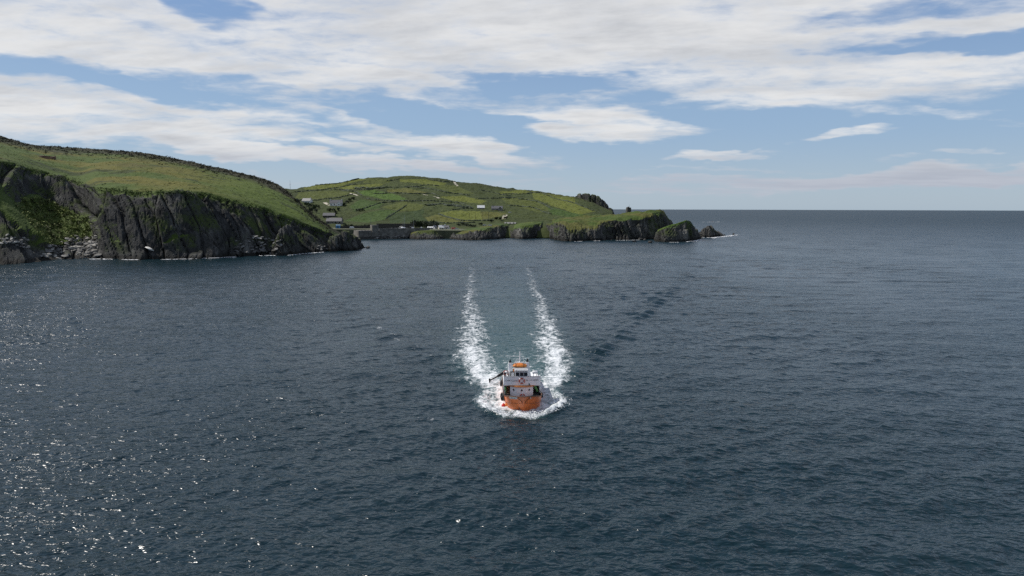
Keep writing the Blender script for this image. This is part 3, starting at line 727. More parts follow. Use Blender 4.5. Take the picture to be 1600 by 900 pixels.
# ------------------------------------------------------------------ mesh builder
class MB:
    def __init__(s): s.v = []; s.f = []; s.T = Matrix.Identity(4)
    def add(s, vs, fs):
        b = len(s.v); s.v += [tuple(s.T @ Vector(v)) for v in vs]; s.f += [tuple(i + b for i in f) for f in fs]; return s
    def box(s, x0, x1, y0, y1, z0, z1, tx=0.0, ty=0.0):
        """tx, ty: how much the top is drawn in on each side"""
        return s.add([(x0,y0,z0),(x1,y0,z0),(x1,y1,z0),(x0,y1,z0),(x0+tx,y0+ty,z1),(x1-tx,y0+ty,z1),(x1-tx,y1-ty,z1),(x0+tx,y1-ty,z1)],
                     [(0,3,2,1),(4,5,6,7),(0,1,5,4),(1,2,6,5),(2,3,7,6),(3,0,4,7)])
    def prism(s, poly, z0, z1):
        n = len(poly)
        return s.add([(x, y, z0) for x, y in poly] + [(x, y, z1) for x, y in poly],
                     [tuple(range(n))[::-1], tuple(range(n, 2 * n))] + [(i, (i + 1) % n, n + (i + 1) % n, n + i) for i in range(n)])
    def hex8(s, pts):
        return s.add(pts, [(0,3,2,1),(4,5,6,7),(0,1,5,4),(1,2,6,5),(2,3,7,6),(3,0,4,7)])
    def tube(s, path, rad, n=8, cap=True):
        path = [Vector(p) for p in path]; rads = rad if isinstance(rad, (list, tuple)) else [rad] * len(path)
        vs, fs = [], []
        for i, p in enumerate(path):
            d = (path[min(i + 1, len(path) - 1)] - path[max(i - 1, 0)]).normalized()
            a = d.orthogonal().normalized(); b = d.cross(a)
            if i and (a.dot(pa) < 0.2): a = (pa - d * pa.dot(d)).normalized(); b = d.cross(a)
            pa = a
            for k in range(n):
                t = 2 * math.pi * k / n; vs.append(p + rads[i] * (math.cos(t) * a + math.sin(t) * b))
        for i in range(len(path) - 1):
            for k in range(n):
                fs.append((i*n+k, i*n+(k+1)%n, (i+1)*n+(k+1)%n, (i+1)*n+k))
        if cap: fs += [tuple(range(n))[::-1], tuple(range((len(path)-1)*n, len(path)*n))]
        return s.add(vs, fs)
    def torus(s, c, axis, Rr, r, a0=0.0, a1=2*math.pi, n=28, m=8):
        c = Vector(c); ax = Vector(axis).normalized(); u = ax.orthogonal().normalized(); w = ax.cross(u)
        full = abs(a1 - a0 - 2 * math.pi) < 1e-4; k = n if full else n + 1
        vs, fs = [], []
        for i in range(k):
            t = a0 + (a1 - a0) * i / n; e = math.cos(t) * u + math.sin(t) * w
            for j in range(m):
                q = 2 * math.pi * j / m; vs.append(c + (Rr + r * math.cos(q)) * e + r * math.sin(q) * ax)
        for i in range(n):
            i2 = (i + 1) % k
            for j in range(m): fs.append((i*m+j, i2*m+j, i2*m+(j+1)%m, i*m+(j+1)%m))
        return s.add(vs, fs)
    def ball(s, c, r, n=12, m=8, sq=(1, 1, 1)):
        c = Vector(c); vs = [c + Vector((0, 0, r * sq[2]))]; fs = []
        for i in range(1, m):
            ph = math.pi * i / m
            for k in range(n):
                t = 2 * math.pi * k / n
                vs.append(c + Vector((r*math.sin(ph)*math.cos(t)*sq[0], r*math.sin(ph)*math.sin(t)*sq[1], r*math.cos(ph)*sq[2])))
        vs.append(c - Vector((0, 0, r * sq[2]))); L = len(vs) - 1
        for k in range(n):
            fs.append((0, 1 + k, 1 + (k + 1) % n)); fs.append((L, L - n + (k + 1) % n, L - n + k))
        for i in range(m - 2):
            for k in range(n):
                a = 1 + i * n
                fs.append((a+k, a+n+k, a+n+(k+1)%n, a+(k+1)%n))
        return s.add(vs, fs)
    def build(s, name, material, parent=None, smooth=False, bevel=0.0):
        bm = bmesh.new()
        vs = [bm.verts.new(v) for v in s.v]
        for f in s.f:
            try: bm.faces.new([vs[i] for i in f])
            except ValueError: pass
        if bevel:
            bmesh.ops.remove_doubles(bm, verts=bm.verts, dist=1e-4)
            bmesh.ops.bevel(bm, geom=[e for e in bm.edges if e.is_manifold and e.calc_face_angle(0) > 0.6], offset=bevel, segments=2, affect='EDGES', profile=0.6)
        bmesh.ops.recalc_face_normals(bm, faces=bm.faces)
        for f in bm.faces: f.smooth = smooth
        me = bpy.data.meshes.new(name); bm.to_mesh(me); bm.free()
        return link(name, me, material, parent)

WHITE = mat('white_render', (0.72, 0.71, 0.68), 0.8, var=.06)
CREAM = mat('cream_render', (0.60, 0.55, 0.44), 0.8, var=.08)
SLATE = mat('slate_roof', (0.085, 0.085, 0.092), 0.55, var=.25, scale=1.5)
GLAREROOF = mat('sun_glare_roof', (0.58, 0.58, 0.57), 0.45, var=.08)  # sun glare on slates, put into the roof colour as light grey
STONE = mat('grey_stone', (0.19, 0.178, 0.155), 0.9, var=.3, scale=.8, bump=.15)
DSTONE = mat('dark_stone', (0.055, 0.052, 0.045), 0.9, var=.3, scale=.8, bump=.15)
CONC = mat('weathered_concrete', (0.15, 0.142, 0.122), 0.9, var=.3, scale=.25, bump=.1)
WEEDY = mat('weedy_harbour_wall', (0.085, 0.092, 0.05), 0.9, var=.35, scale=.3, bump=.1)
GLASSD = mat('dark_window_glass', (0.02, 0.022, 0.025), 0.12, var=.1)
WOOD = mat('weathered_pole', (0.06, 0.05, 0.042), 0.85)
METAL = mat('grey_mast_metal', (0.32, 0.33, 0.34), 0.4, metal=.6)
RUBBER = mat('black_rubber', (0.014, 0.014, 0.014), 0.7, var=.3)
PAINTW = mat('white_car_paint', (0.75, 0.75, 0.75), 0.3, var=.03, coat=.4)
PAINTG = mat('grey_car_paint', (0.20, 0.21, 0.22), 0.3, var=.05, coat=.4)
PAINTR = mat('red_car_paint', (0.42, 0.06, 0.04), 0.3, var=.05, coat=.4)
BLUE = mat('blue_painted_shed', (0.09, 0.25, 0.48), 0.6, var=.1)
BUSH = mat('dark_bush_leaf', (0.022, 0.036, 0.012), 0.8, var=.45, scale=.9)
BUSHL = mat('green_bush_leaf', (0.042, 0.068, 0.018), 0.8, var=.4, scale=.9)
TRUNK = mat('bush_stem', (0.05, 0.04, 0.03), 0.9)
GRAVEL = mat('pale_track_gravel', (0.42, 0.38, 0.30), 0.95, var=.15, scale=.4)

# ------------------------------------------------------------------ harbour
QZ = 8.6
def quay():
    a, b = sea(560, 374.2), sea(672, 372.0)
    dirv = (b - a).normalized(); nrm = Vector((-dirv.y, dirv.x, 0))
    L = (b - a).length
    root = empty('harbour_pier', a, math.atan2(dirv.y, dirv.x), 'long grey stone pier across the harbour mouth with a square block on it', 'pier')
    MB().box(0, L, 0, 16, -3, QZ, .4, .4).build('pier_wall', CONC, root, bevel=.1)
    MB().box(22, L, .55, 1.7, QZ + .004, QZ + 1.9).build('parapet', CONC, root)
    MB().box(-.6, 26, -2.2, 0.1, -3, 2.6, .2, .1).build('footing', DSTONE, root)
    MB().box(13.5, 20.5, -1.0, 5.2, 1.0, QZ + 4.8, .25, .2).build('block_house', CONC, root, bevel=.08)
    MB().box(13.9, 20.1, -.7, 4.9, QZ + 4.81, QZ + 5.2).build('block_roof', STONE, root)
    for i in range(3):
        MB().tube([(4 + i * 3.2, 1.2, QZ), (4 + i * 3.2, 1.2, QZ + .6), (4 + i * 3.2, 1.2, QZ + .75)], [.22, .2, .3], 8).build('bollard', RUBBER, root)
    # ground behind
    m = MB(); p = [at(488, 370, 742), at(562, 370, 742), at(600, 370, 722), at(730, 370, 705), at(730, 370, 830), at(470, 370, 830)]
    m.prism([(q.x, q.y) for q in p], -3, QZ - .4)
    o = m.build('quay_ground', mat('quay_surface', (.075, .08, .04), .9, var=.3, scale=.1)); tag(o, kind='structure')
    w0, w1 = at(500, 365, 736), at(564, 365, 738)
    o = MB().hex8([(w0.x, 736, -3), (w1.x, 738, -3), (w1.x, 741.9, -3), (w0.x, 741.9, -3), (w0.x, 737, QZ - .9), (w1.x, 739, QZ - .9), (w1.x, 741.9, QZ - .9), (w0.x, 741.9, QZ - .9)]).build('harbour_wall', WEEDY)
    tag(o, 'weedy green inner harbour wall left of the pier end', 'wall')
    w0, w1 = at(588, 350, 760), at(646, 350, 760)
    o = MB().box(w0.x, w1.x, 760, 761.2, QZ - .4, QZ + 5.2).build('retaining_wall', DSTONE)
    tag(o, 'long dark retaining wall behind the parked cars on the quay', 'wall')
    w0, w1 = at(524, 350, 772), at(588, 350, 772)
    o = MB().box(w0.x, w1.x, 772, 773, QZ - .4, QZ + 2.2).build('road_wall', DSTONE)
    tag(o, 'low dark wall along the harbour road by the blue shed', 'wall')
quay()

def house(name, label, px, py, w, d, h, rh, rz=0.0, wall=WHITE, roof=SLATE, chim=(), wins=3, door=True, cat='house', wing=None, Yq=None, group=None):
    p = hit(px, py) if Yq is None else at(px, py, Yq)
    if Yq is not None: p.z = QZ - .4
    sc = p.y / F                                  # metres per picture pixel out there
    w *= sc; d *= sc; h *= sc; rh *= sc
    root = empty(name, p - Vector((0, 0, .3)), rz, label, cat, group)
    m = MB()
    x0, x1 = -w / 2, w / 2
    m.add([(x0,0,-1.5),(x1,0,-1.5),(x1,d,-1.5),(x0,d,-1.5),(x0,0,h),(x1,0,h),(x1,d,h),(x0,d,h),(x0,d/2,h+rh*.98),(x1,d/2,h+rh*.98)],
          [(0,1,5,4),(2,3,7,6),(1,2,6,9,5),(3,0,4,8,7),(0,3,2,1),(4,5,9,8),(6,7,8,9)])
    m.build('wall', wall, root)
    e, t = .35, .22
    r = MB()
    for s in (0, 1):
        y0, ye = (-e, d / 2) if s == 0 else (d + e, d / 2)
        zo = h - e * rh / (d / 2)
        r.hex8([(x0-e, y0, zo), (x1+e, y0, zo), (x1+e, ye, h+rh), (x0-e, ye, h+rh), (x0-e, y0, zo+t), (x1+e, y0, zo+t), (x1+e, ye, h+rh+t), (x0-e, ye, h+rh+t)])
    ro = r.build('roof', roof, root)
    for cx in chim:
        MB().box(cx*w-.5, cx*w+.5, d/2-.5, d/2+.5, h+rh*.7, h+rh+1.3).build('chimney', STONE if wall is not WHITE else WHITE, ro)
    n = wins
    for i in range(n):
        wx = x0 + w * (i + .5) / n
        if door and i == n // 2:
            MB().box(wx-.55, wx+.55, -.06, .05, .1, 2.2).build('door', GLASSD, root); continue
        wo = MB().box(wx-.6, wx+.6, -.05, .05, 1.0, 2.3).build('window', GLASSD, root)
        MB().box(wx-.75, wx+.75, -.14, .02, .85, .995).build('sill', WHITE, wo)
    if wing:
        wx, ww, wd, wh, wr, wm = wing
        wx *= sc; ww *= sc; wd *= sc; wh *= sc; wr *= sc
        g = MB(); a, b = wx - ww / 2, wx + ww / 2
        g.add([(a,-wd,-1.5),(b,-wd,-1.5),(b,.2,-1.5),(a,.2,-1.5),(a,-wd,wh),(b,-wd,wh),(b,.2,wh),(a,.2,wh),((a+b)/2,-wd,wh+wr),((a+b)/2,.2,wh+wr)],
              [(0,1,5,8,4),(2,3,7,9,6),(1,2,6,5),(3,0,4,7),(0,3,2,1),(5,6,9,8),(7,4,8,9)])
        g.build('wing_wall', wall, root)
        q = MB(); c = (a + b) / 2
        for s in (a - .3, b + .3):
            q.hex8([(s,-wd-.3,wh-.15),(c,-wd-.3,wh+wr),(c,d*.4,wh+wr),(s,.1,wh-.15),(s,-wd-.3,wh+.08),(c,-wd-.3,wh+wr+.22),(c,d*.4,wh+wr+.22),(s,.1,wh+.08)])
        q.build('wing_roof', wm, root)
        MB().box(c-.6, c+.6, -wd-.05, -wd+.05, 1.0, 2.4).build('window', GLASSD, root)
    return root
house('farmhouse', 'white house with slate roof and glare-pale wing roof above the harbour', 525, 321.3, 19, 10, 4.4, 4.6, R(8), WHITE, SLATE, (-.45, .45), 4, wing=(4.5, 5.5, 3, 3.4, 3.2, GLAREROOF))
house('cottage', 'white cottage half hidden behind the near headland slope', 478, 317.5, 14, 8, 4.0, 3.8, R(-14), WHITE, SLATE, (.42,), 3)
house('barn', 'long dark shed with grey roof standing behind the slate-roofed building', 513.5, 340.5, 18, 9, 4.0, 4.0, R(2), DSTONE, SLATE, (), 2, True, 'barn')
house('harbour_house', 'dark slate-roofed building with pale gable edges beside the blue shed', 521.5, 349.2, 24, 10, 4.0, 5.0, R(-3), STONE, SLATE, (-.47, .47), 4)
house('farm_shed', 'grey shed with glare-pale roof, left of the two hillside farm buildings', 751.5, 326.5, 11, 7, 2.2, 3.6, R(3), DSTONE, GLAREROOF, (), 2, True, 'shed')
house('farm_cottage', 'grey farm building with one glare-pale roof half on the hillside, right of its pair', 776.5, 328, 17, 8, 2.6, 3.8, R(-4), STONE, SLATE, (-.4,), 4, wing=(5.2, 6.5, 2.0, 2.4, 3.4, GLAREROOF))
house('quay_cottage', 'cream cottage with steep glare-pale roof among the quayside houses', 690, 358.5, 8, 6, 3.0, 3.2, R(20), CREAM, GLAREROOF, (.3,), 2, Yq=752)
house('quay_store', 'white gabled store at the left end of the quayside houses', 681.5, 357.6, 6, 6, 3.0, 3.0, R(60), WHITE, SLATE, (), 2, Yq=756)
house('quay_house', 'white house at the right end of the quayside row', 697.5, 358.2, 7, 6, 3.0, 2.8, R(-8), WHITE, SLATE, (-.4,), 3, Yq=760)
house('tin_shed', 'grey tin shed on the quay left of the white store', 672, 358.6, 8, 6, 2.6, 1.6, R(0), STONE, GLAREROOF, (), 2, True, 'shed', Yq=750)
o = house('long_shed', 'long low grey-roofed shed at the edge of the low cliff', 797, 350.5, 17, 8, 1.4, 2.0, R(-4), STONE, mat('grey_sheet_roof', (.2, .195, .18), .7), (), 3, True, 'shed')
# blue shed by the harbour road
p = at(528, 355.8, 768); p.z = QZ - .4
r = empty('blue_shed', p, R(5), 'small bright blue shed beside the harbour road', 'shed')
MB().box(-2.2, 2.2, 0, 3, 0, 3.4).build('wall', BLUE, r)
MB().hex8([(-2.5,-.3,3.404),(2.5,-.3,3.404),(2.5,3.3,3.7),(-2.5,3.3,3.7),(-2.5,-.3,3.6),(2.5,-.3,3.6),(2.5,3.3,3.9),(-2.5,3.3,3.9)]).build('roof', mat('pale_blue_roof', (.25, .4, .6), .5), r)
MB().box(-.5, .5, -.06, .04, .1, 2.2).build('door', GLASSD, r)
# signal tower on the promontory
p = hit(982, 331)
if p is None: p = at(982, 331, 760)
r = empty('signal_tower', p - Vector((0, 0, .8)), R(12), 'square dark ruined stone tower with thin mast on the promontory', 'tower')
MB().box(-2.4, 2.4, -2.4, 2.4, -.5, 5.4, .35, .35).build('wall', DSTONE, r)
MB().hex8([(-1.9,-2.0,5.41),(.2,-2.0,5.41),(.2,2.0,5.41),(-1.9,2.0,5.41),(-.9,-1.8,5.9),(.2,-1.8,6.4),(.2,1.8,6.4),(-.9,1.8,5.9)]).build('broken_parapet', DSTONE, r)
MB().tube([(.6, 0, 5.3), (.6, 0, 8.6)], [.12, .07], 6).build('mast', METAL, r)
MB().box(-.5, .5, -2.42, -2.1, .6, 2.4).build('doorway', GLASSD, r)
# ruin on the near headland
p = hit(70, 247.5)
r = empty('stone_ruin', p - Vector((0, 0, .4)), R(-6), 'roofless brown stone ruin on the near headland slope', 'ruin')
BSTONE = mat('brown_stone', (0.17, 0.10, 0.075), .9, var=.3, scale=.8, bump=.15)
MB().hex8([(-4.5,0,0),(4.5,0,0),(4.5,.8,0),(-4.5,.8,0),(-4.5,0,2.0),(4.5,0,1.3),(4.5,.8,1.3),(-4.5,.8,2.0)]).build('front_wall', BSTONE, r)
MB().hex8([(-5.3,0.2,0),(-4.52,0.2,0),(-4.52,5.5,0),(-5.3,5.5,0),(-5.3,0.2,2.0),(-4.52,0.2,2.0),(-4.52,5.5,3.2),(-5.3,5.5,3.2)]).build('gable', BSTONE, r)
MB().hex8([(4.55,0,0),(5.3,0,0),(5.3,5.5,0),(4.55,5.5,0),(4.55,0,1.4),(5.3,0,1.4),(5.3,5.5,2.6),(4.55,5.5,2.6)]).build('gable', BSTONE, r)
MB().hex8([(-4.5,4.8,0),(4.5,4.8,0),(4.5,5.5,0),(-4.5,5.5,0),(-4.5,4.8,2.9),(4.5,4.8,2.2),(4.5,5.5,2.2),(-4.5,5.5,2.9)]).build('back_wall', BSTONE, r)

# masts, poles
p = at(453.5, 296.5, 1170); h0 = ground_at(p.x, p.y, p.z)
r = empty('radio_mast', Vector((p.x, p.y, h0 - .5)), 0, 'thin radio mast on the skyline above the white cottage', 'mast')
MB().tube([(0,0,0),(0,0,8),(0,0,16)], [.32,.24,.12], 6).build('pole', METAL, r)
MB().tube([(-1.6,0,9),(1.6,0,9)], .13, 6).build('cross_arm', METAL, r)
for i, (px, py, hh) in enumerate([(743, 342.5, 8), (754.5, 343, 8), (763.5, 341.8, 9), (733.5, 340.5, 7), (579, 357, 0)]):
    if hh == 0: continue
    q = hit(px, py)
    r = empty('utility_pole', q - Vector((0, 0, .4)), 0, 'thin dark wooden pole standing in the golden field below the farm', 'pole', 'poles in the golden field')
    MB().tube([(0,0,0),(0,0,hh*.5),(0,0,hh)], [.2,.17,.13], 6).build('post', WOOD, r)
    MB().box(-.8, .8, -.06, .06, hh - .9, hh - .75).build('cross_arm', WOOD, r)
q = at(579.5, 358, 700); q.z = QZ
r = empty('flag_pole', q, 0, 'slim pole beside the square block on the pier', 'pole')
MB().tube([(0,0,0),(0,0,6),(0,0,12.5)], [.16,.13,.08], 6).build('post', METAL, r)
MB().box(-.35, .35, -.35, .35, 0, .4).build('foot', CONC, r)

def yacht(px, Y, mh, label, rz):
    p = at(px, 358, Y); p.z = QZ - .35
    r = empty('sailing_boat', p, rz, label, 'boat', 'laid-up sailing boats')
    m = MB(); sec = []
    for t in np.linspace(0, 1, 9):
        hw = 1.45 * math.sin(math.pi * min(.98, .12 + .86 * t)) ** .7 * (1 if t < .9 else .9); x = -4.5 + 9 * t
        sec.append([(x, -hw, 2.1), (x, -hw * .8, 1.2), (x, 0, .75), (x, hw * .8, 1.2), (x, hw, 2.1)])
    vs = [v for s_ in sec for v in s_]; fs = []
    for i in range(8):
        for j in range(4): fs.append((i*5+j, i*5+j+1, i*5+j+6, i*5+j+5))
        fs.append((i*5+4, i*5, i*5+5, i*5+9))
    fs += [(0,1,2,3,4), (40,41,42,43,44)]
    m.add(vs, fs).build('hull', PAINTW, r, smooth=False)
    MB().box(-1.5, 1.6, -.8, .8, 2.1, 2.75, .3, .2).build('cabin', PAINTW, r)
    MB().box(-.9, .9, -.12, .12, 0.0, .95).build('keel', PAINTG, r)
    MB().tube([(.9,0,2.1),(.9,0,mh*.5),(.9,0,mh)], [.14,.12,.09], 6).build('mast', METAL, r)
    MB().tube([(.9,0,3.4),(-3.2,0,3.4)], .12, 6).build('boom', METAL, r)
    MB().tube([(.9,-.9,mh*.55),(.9,.9,mh*.55)], .06, 5).build('spreader', METAL, r)
yacht(631, 716, 15.5, 'white sailing boat with the tallest mast on the quay', R(15))
yacht(628.5, 722, 12.0, 'white sailing boat close left of the tallest mast', R(-20))
yacht(645, 716, 12.5, 'sailing boat with a lone mast right of the tallest mast', R(10))

def car(px, py, Y, rz, paint, label, group, van=False, cat='car'):
    if Y is None:
        p = hit(px, py)
    else:
        p = at(px, py, Y); p.z = QZ - .39
    r = empty('parked_van' if van else 'parked_car', p, rz, label, cat, group)
    if van:
        MB().add([(-2.4,-.95,.35),(2.4,-.95,.35),(2.4,.95,.35),(-2.4,.95,.35),(-2.4,-.9,2.3),(1.2,-.9,2.3),(1.2,.9,2.3),(-2.4,.9,2.3),(2.4,-.95,1.15),(2.4,.95,1.15)],
                 [(0,3,2,1),(4,5,6,7),(0,1,8,5,4),(2,3,7,6,9),(1,2,9,8),(8,9,6,5),(3,0,4,7)]).build('body', paint, r, bevel=.08)
        MB().add([(2.32,-.8,1.2),(2.32,.8,1.2),(1.3,.8,2.2),(1.3,-.8,2.2),(2.36,-.8,1.26),(2.36,.8,1.26),(1.34,.8,2.26),(1.34,-.8,2.26)],
                 [(0,1,2,3),(4,7,6,5),(0,4,5,1),(1,5,6,2),(2,6,7,3),(3,7,4,0)]).build('windscreen', GLASSD, r)
    else:
        MB().box(-2.1, 2.1, -.88, .88, .32, .92, .06, .05).build('body', paint, r, bevel=.1)
        MB().box(-1.5, 1.0, -.82, .82, .925, 1.46, .45, .12).build('cabin_glass', GLASSD, r)
        MB().box(-1.0, .5, -.7, .7, 1.462, 1.51, .06, .05).build('roof', paint, r)
    for sx in (-1.35, 1.35):
        for sy in (-.9, .9):
            MB().tube([(sx, sy-.1, .34), (sx, sy+.1, .34)], .34, 10).build('wheel', RUBBER, r)
rc = random.Random(3)
for i, (px, py) in enumerate([(592,358.2), (597,358.4), (603.5,357.6), (609,356.4), (612.5,355.4), (615,357.8), (618.5,355.8), (622,356.4), (625.5,357.2), (638,357.6)]):
    Y = 716 + (358 - py) * 9
    car(px, py, Y, R(rc.choice([10, 85, 100, -15])), PAINTW if i % 3 else PAINTG, 'small parked car in the row on the pier behind the parapet', 'cars parked on the pier')
for px, py, rz, paint, lab, van in [(709, 359.5, 10, PAINTR, 'red van parked on the quay beside the low green mound', True), (713.5, 359.3, 20, PAINTW, 'white car parked just right of the red van', False),
        (658.5, 358.5, 90, PAINTW, 'white van parked before the dark trees by the skerry', True), (550, 356, 5, PAINTW, 'white van on the harbour road left of the pier', True), (664, 358.8, 70, PAINTW, 'white car parked between the white van and the tin shed', False)]:
    car(px, py, 744 if px > 600 else 764, R(rz), paint, lab, None, van, 'van' if van else 'car')
for px, py, lab in [(757, 352.5, 'white car left of the pair parked on the grass above the low cliff'), (765.5, 352.8, 'white car right of the pair parked on the grass above the low cliff'), (796.5, 332.5, 'white car on the lane right of the hillside farm')]:
    car(px, py, None, R(5), PAINTW, lab, None)

# ------------------------------------------------------------------ gravel lanes on the far hill
def lane(pts, w, label):
    m = MB(); vs = []; fs = []
    P = []
    for (a, b) in zip(pts[:-1], pts[1:]):
        for t in np.linspace(0, 1, 6, endpoint=False):
            q = hit(a[0] + (b[0] - a[0]) * t, a[1] + (b[1] - a[1]) * t)
            if q is not None: P.append(q)
    for i, q in enumerate(P):
        d = (P[min(i + 1, len(P) - 1)] - P[max(i - 1, 0)]); d.z = 0
        n = Vector((-d.y, d.x, 0)).normalized() * w / 2
        for s in (-1, 1):
            e = q + n * s; vs.append((e.x, e.y, ground_at(e.x, e.y, q.z - 3) + .12))
    for i in range(len(P) - 1): fs.append((2*i, 2*i+1, 2*i+3, 2*i+2))
    o = m.add(vs, fs).build('lane', GRAVEL)
    for f in o.data.polygons: pass
    tag(o, kind='structure')
lane([(507, 316.5), (514, 320.6), (521, 321.6)], 5, '')
lane([(787, 342), (788.5, 338), (790, 335)], 5, '')
lane([(546, 302), (553, 303.5), (560, 306)], 3, '')
lane([(709, 283), (712, 288), (716, 291)], 4, '')
lane([(662, 304), (670, 305.5)], 4, ''); lane([(678, 307), (690, 311)], 3, '')

# ------------------------------------------------------------------ hedges and bushes
def hedge(pts, w=2.2, h=1.8, k=0, where=None):
    P = []
    for (a, b) in zip(pts[:-1], pts[1:]):
        n = max(3, int(math.hypot(b[0]-a[0], (b[1]-a[1]) * 3) / 1.6))
        for t in np.linspace(0, 1, n, endpoint=False):
            q = hit(a[0] + (b[0] - a[0]) * t, a[1] + (b[1] - a[1]) * t + .25 * math.sin(7 * t + k))
            if q is not None: P.append(q)
    if len(P) < 3: return
    vs, fs = [], []
    rr = random.Random(k)
    for i, q in enumerate(P):
        d = (P[min(i + 1, len(P) - 1)] - P[max(i - 1, 0)]); d.z = 0
        nrm = Vector((-d.y, d.x, 0)).normalized()
        ww = w * rr.uniform(.6, 1.4); hh = h * rr.uniform(.45, 1.35)
        for s, u in ((-1, -.6), (-.8, .55), (0, 1.0), (.8, .6), (1, -.6)):
            vs.append(q + nrm * (s * ww / 2 + rr.uniform(-.2, .2)) + Vector((0, 0, u * hh)))
    for i in range(len(P) - 1):
        for j in range(4): fs.append((i*5+j, i*5+j+1, i*5+j+6, i*5+j+5))
    o = MB().add(vs, fs).build('field_hedge', BUSH)
    tag(o, 'dark hedge bank ' + where, 'hedge', 'field hedges on the far hill')
HED = [Z4([(60,152),(220,131),(370,122),(600,74)]), Z4([(95,178),(280,163),(420,142),(520,122)]), Z4([(95,237),(250,234),(400,216),(500,192)]),
       Z4([(700,148),(870,142),(1000,152),(1200,190),(1310,200)]), Z4([(640,192),(760,186),(1050,190),(1100,210)]), Z4([(590,226),(720,240),(860,240)]),
       Z4([(560,296),(700,252),(880,237)]), Z4([(720,366),(840,290),(870,270)]), Z4([(1060,242),(1230,252),(1330,290),(1180,302)]),
       Z4([(1090,330),(1160,356),(1260,379),(1480,376)]), Z4([(1370,226),(1600,216)]), Z4([(730,102),(830,88)]), Z4([(1020,88),(1120,107),(1300,104)]),
       Z4([(1380,164),(1560,202),(1600,206)]), Z4([(1000,385),(1150,395),(1350,390)]), Z4([(340,158),(500,164),(640,162)]), Z4([(860,150),(1020,128),(1100,138)]),
       Z4([(400,165),(520,178),(560,205)]), Z4([(820,242),(1060,240)]), Z5([(260,122),(340,160),(480,192),(590,240)]), Z5([(120,162),(240,180),(340,232)]),
       Z5([(0,135),(160,132),(260,122)]), Z5([(60,205),(200,215),(330,262)]), Z5([(0,158),(110,158)])]
HWHERE = ['climbing just under the left skyline of the far hill', 'second below the left skyline of the far hill', 'running behind the white house on the far hill',
 'long and sagging across the middle of the far hill near its top', 'along the lower edge of the brown strip field', 'below the brightest green field on the far hill',
 'slanting up from the lone bush clump on the green slope', 'climbing straight up the green slope above the pier', 'curving round the scrub left of the hillside farm',
 'bounding the golden field below the farm on its seaward side', 'high on the slope above the hillside farm', 'short, just under the summit of the far hill',
 'right of the summit, close under the skyline', 'slanting down the upper right slope of the far hill', 'at the foot of the lower golden field above the quay',
 'between the two upper left fields', 'above the brown strip field near the summit', 'ending at the brightest green field on its left side', 'level with the white lumps mid-way up the far hill',
 'running down the long pale field towards the far sea cliff', 'in the middle of the slope above the promontory', 'near the skyline above the long pale field',
 'low on the slope behind the long shed', 'short, above and right of the hillside farm']
for i, h_ in enumerate(HED): hedge(h_, 1.7, 1.35, i, HWHERE[i])
hedge(Z4([(505,156),(560,152),(640,156),(720,150)]), 7, 2.6, 91, 'broad and scrubby, left of the brown strip field'); hedge(Z4([(1180,268),(1230,280),(1300,288)]), 8, 2.4, 92, 'broad and scrubby, left above the hillside farm'); hedge(Z4([(1000,272),(1120,262),(1200,275)]), 6, 2.0, 93, 'broad and scrubby, above the golden field')

BUSHMESH = {}
def bush_meshes(v, seed, n=420):
    key = (v, seed)
    if key in BUSHMESH: return BUSHMESH[key]
    rr = random.Random(seed); m = MB()
    lobes = [(Vector((rr.uniform(-.6, .6), rr.uniform(-.5, .5), rr.uniform(.35, .85))), rr.uniform(.28, .5)) for _ in range(8)]
    for i in range(n):
        c, r_ = rr.choice(lobes)
        d = Vector((rr.gauss(0, 1), rr.gauss(0, 1), rr.gauss(0, .8))).normalized() * r_ * rr.uniform(.6, 1.05)
        q = c + d
        if q.z < .05: q.z = .05 + rr.random() * .1
        a = Vector((rr.gauss(0, 1), rr.gauss(0, 1), rr.gauss(0, 1))).normalized(); b = a.orthogonal().normalized(); s_ = rr.uniform(.07, .14)
        m.add([q - a * s_, q + b * s_ * .7, q + a * s_, q - b * s_ * .7], [(0, 1, 2, 3)])
    o = m.build('crown', BUSH if v == 0 else BUSHL)
    t = MB().tube([(0, 0, -.15), (.02, 0, .3), (.05, .03, .6)], [.07, .05, .02], 6)
    for k in range(4):
        an = k * 1.7; t.tube([(.02, 0, .25), (.35 * math.cos(an), .3 * math.sin(an), .7)], [.035, .012], 5)
    to = t.build('trunk', TRUNK)
    BUSHMESH[key] = (o.data, to.data)
    bpy.data.objects.remove(o); bpy.data.objects.remove(to)
    return BUSHMESH[key]
def bush(px, py, wpx, hpx, v, seed, label, group, Y=None, cat='bush'):
    p = hit(px, py) if Y is None else at(px, py, Y)
    if p is None: return
    if Y is not None: p.z = QZ - .4
    sc = p.y / F
    r = empty('leafy_bush', p, rc.uniform(0, 6), label, cat, group)
    c, t = bush_meshes(v, seed % 5)
    for nm, me in (('crown', c), ('trunk', t)):
        o = bpy.data.objects.new(nm, me); COL.objects.link(o); o.parent = r
    r.scale = (wpx * sc * .5, wpx * sc * .5, hpx * sc * .9)
for i, (x, y, w, h, v) in enumerate([(190,272,50,34,1),(225,285,46,34,1),(255,275,30,24,1),(205,305,44,32,0),(170,262,30,28,1),(240,308,40,28,0)]):
    bush(440 + x/4.444, 260 + (y+14)/4.444, w/4.444, h/4.444, v, i, 'leafy green bush in the hollow below the white cottage', 'bushes below the cottage')
for i, (x, y, w, h, v) in enumerate([(330,303,36,26,0),(362,302,34,24,0),(395,296,28,22,0),(378,316,30,20,0),(430,262,24,18,1)]):
    bush(440 + x/4.444, 260 + (y+12)/4.444, w/4.444, h/4.444, v, i + 1, 'dark bush in the clump under the white house', 'bushes under the white house')
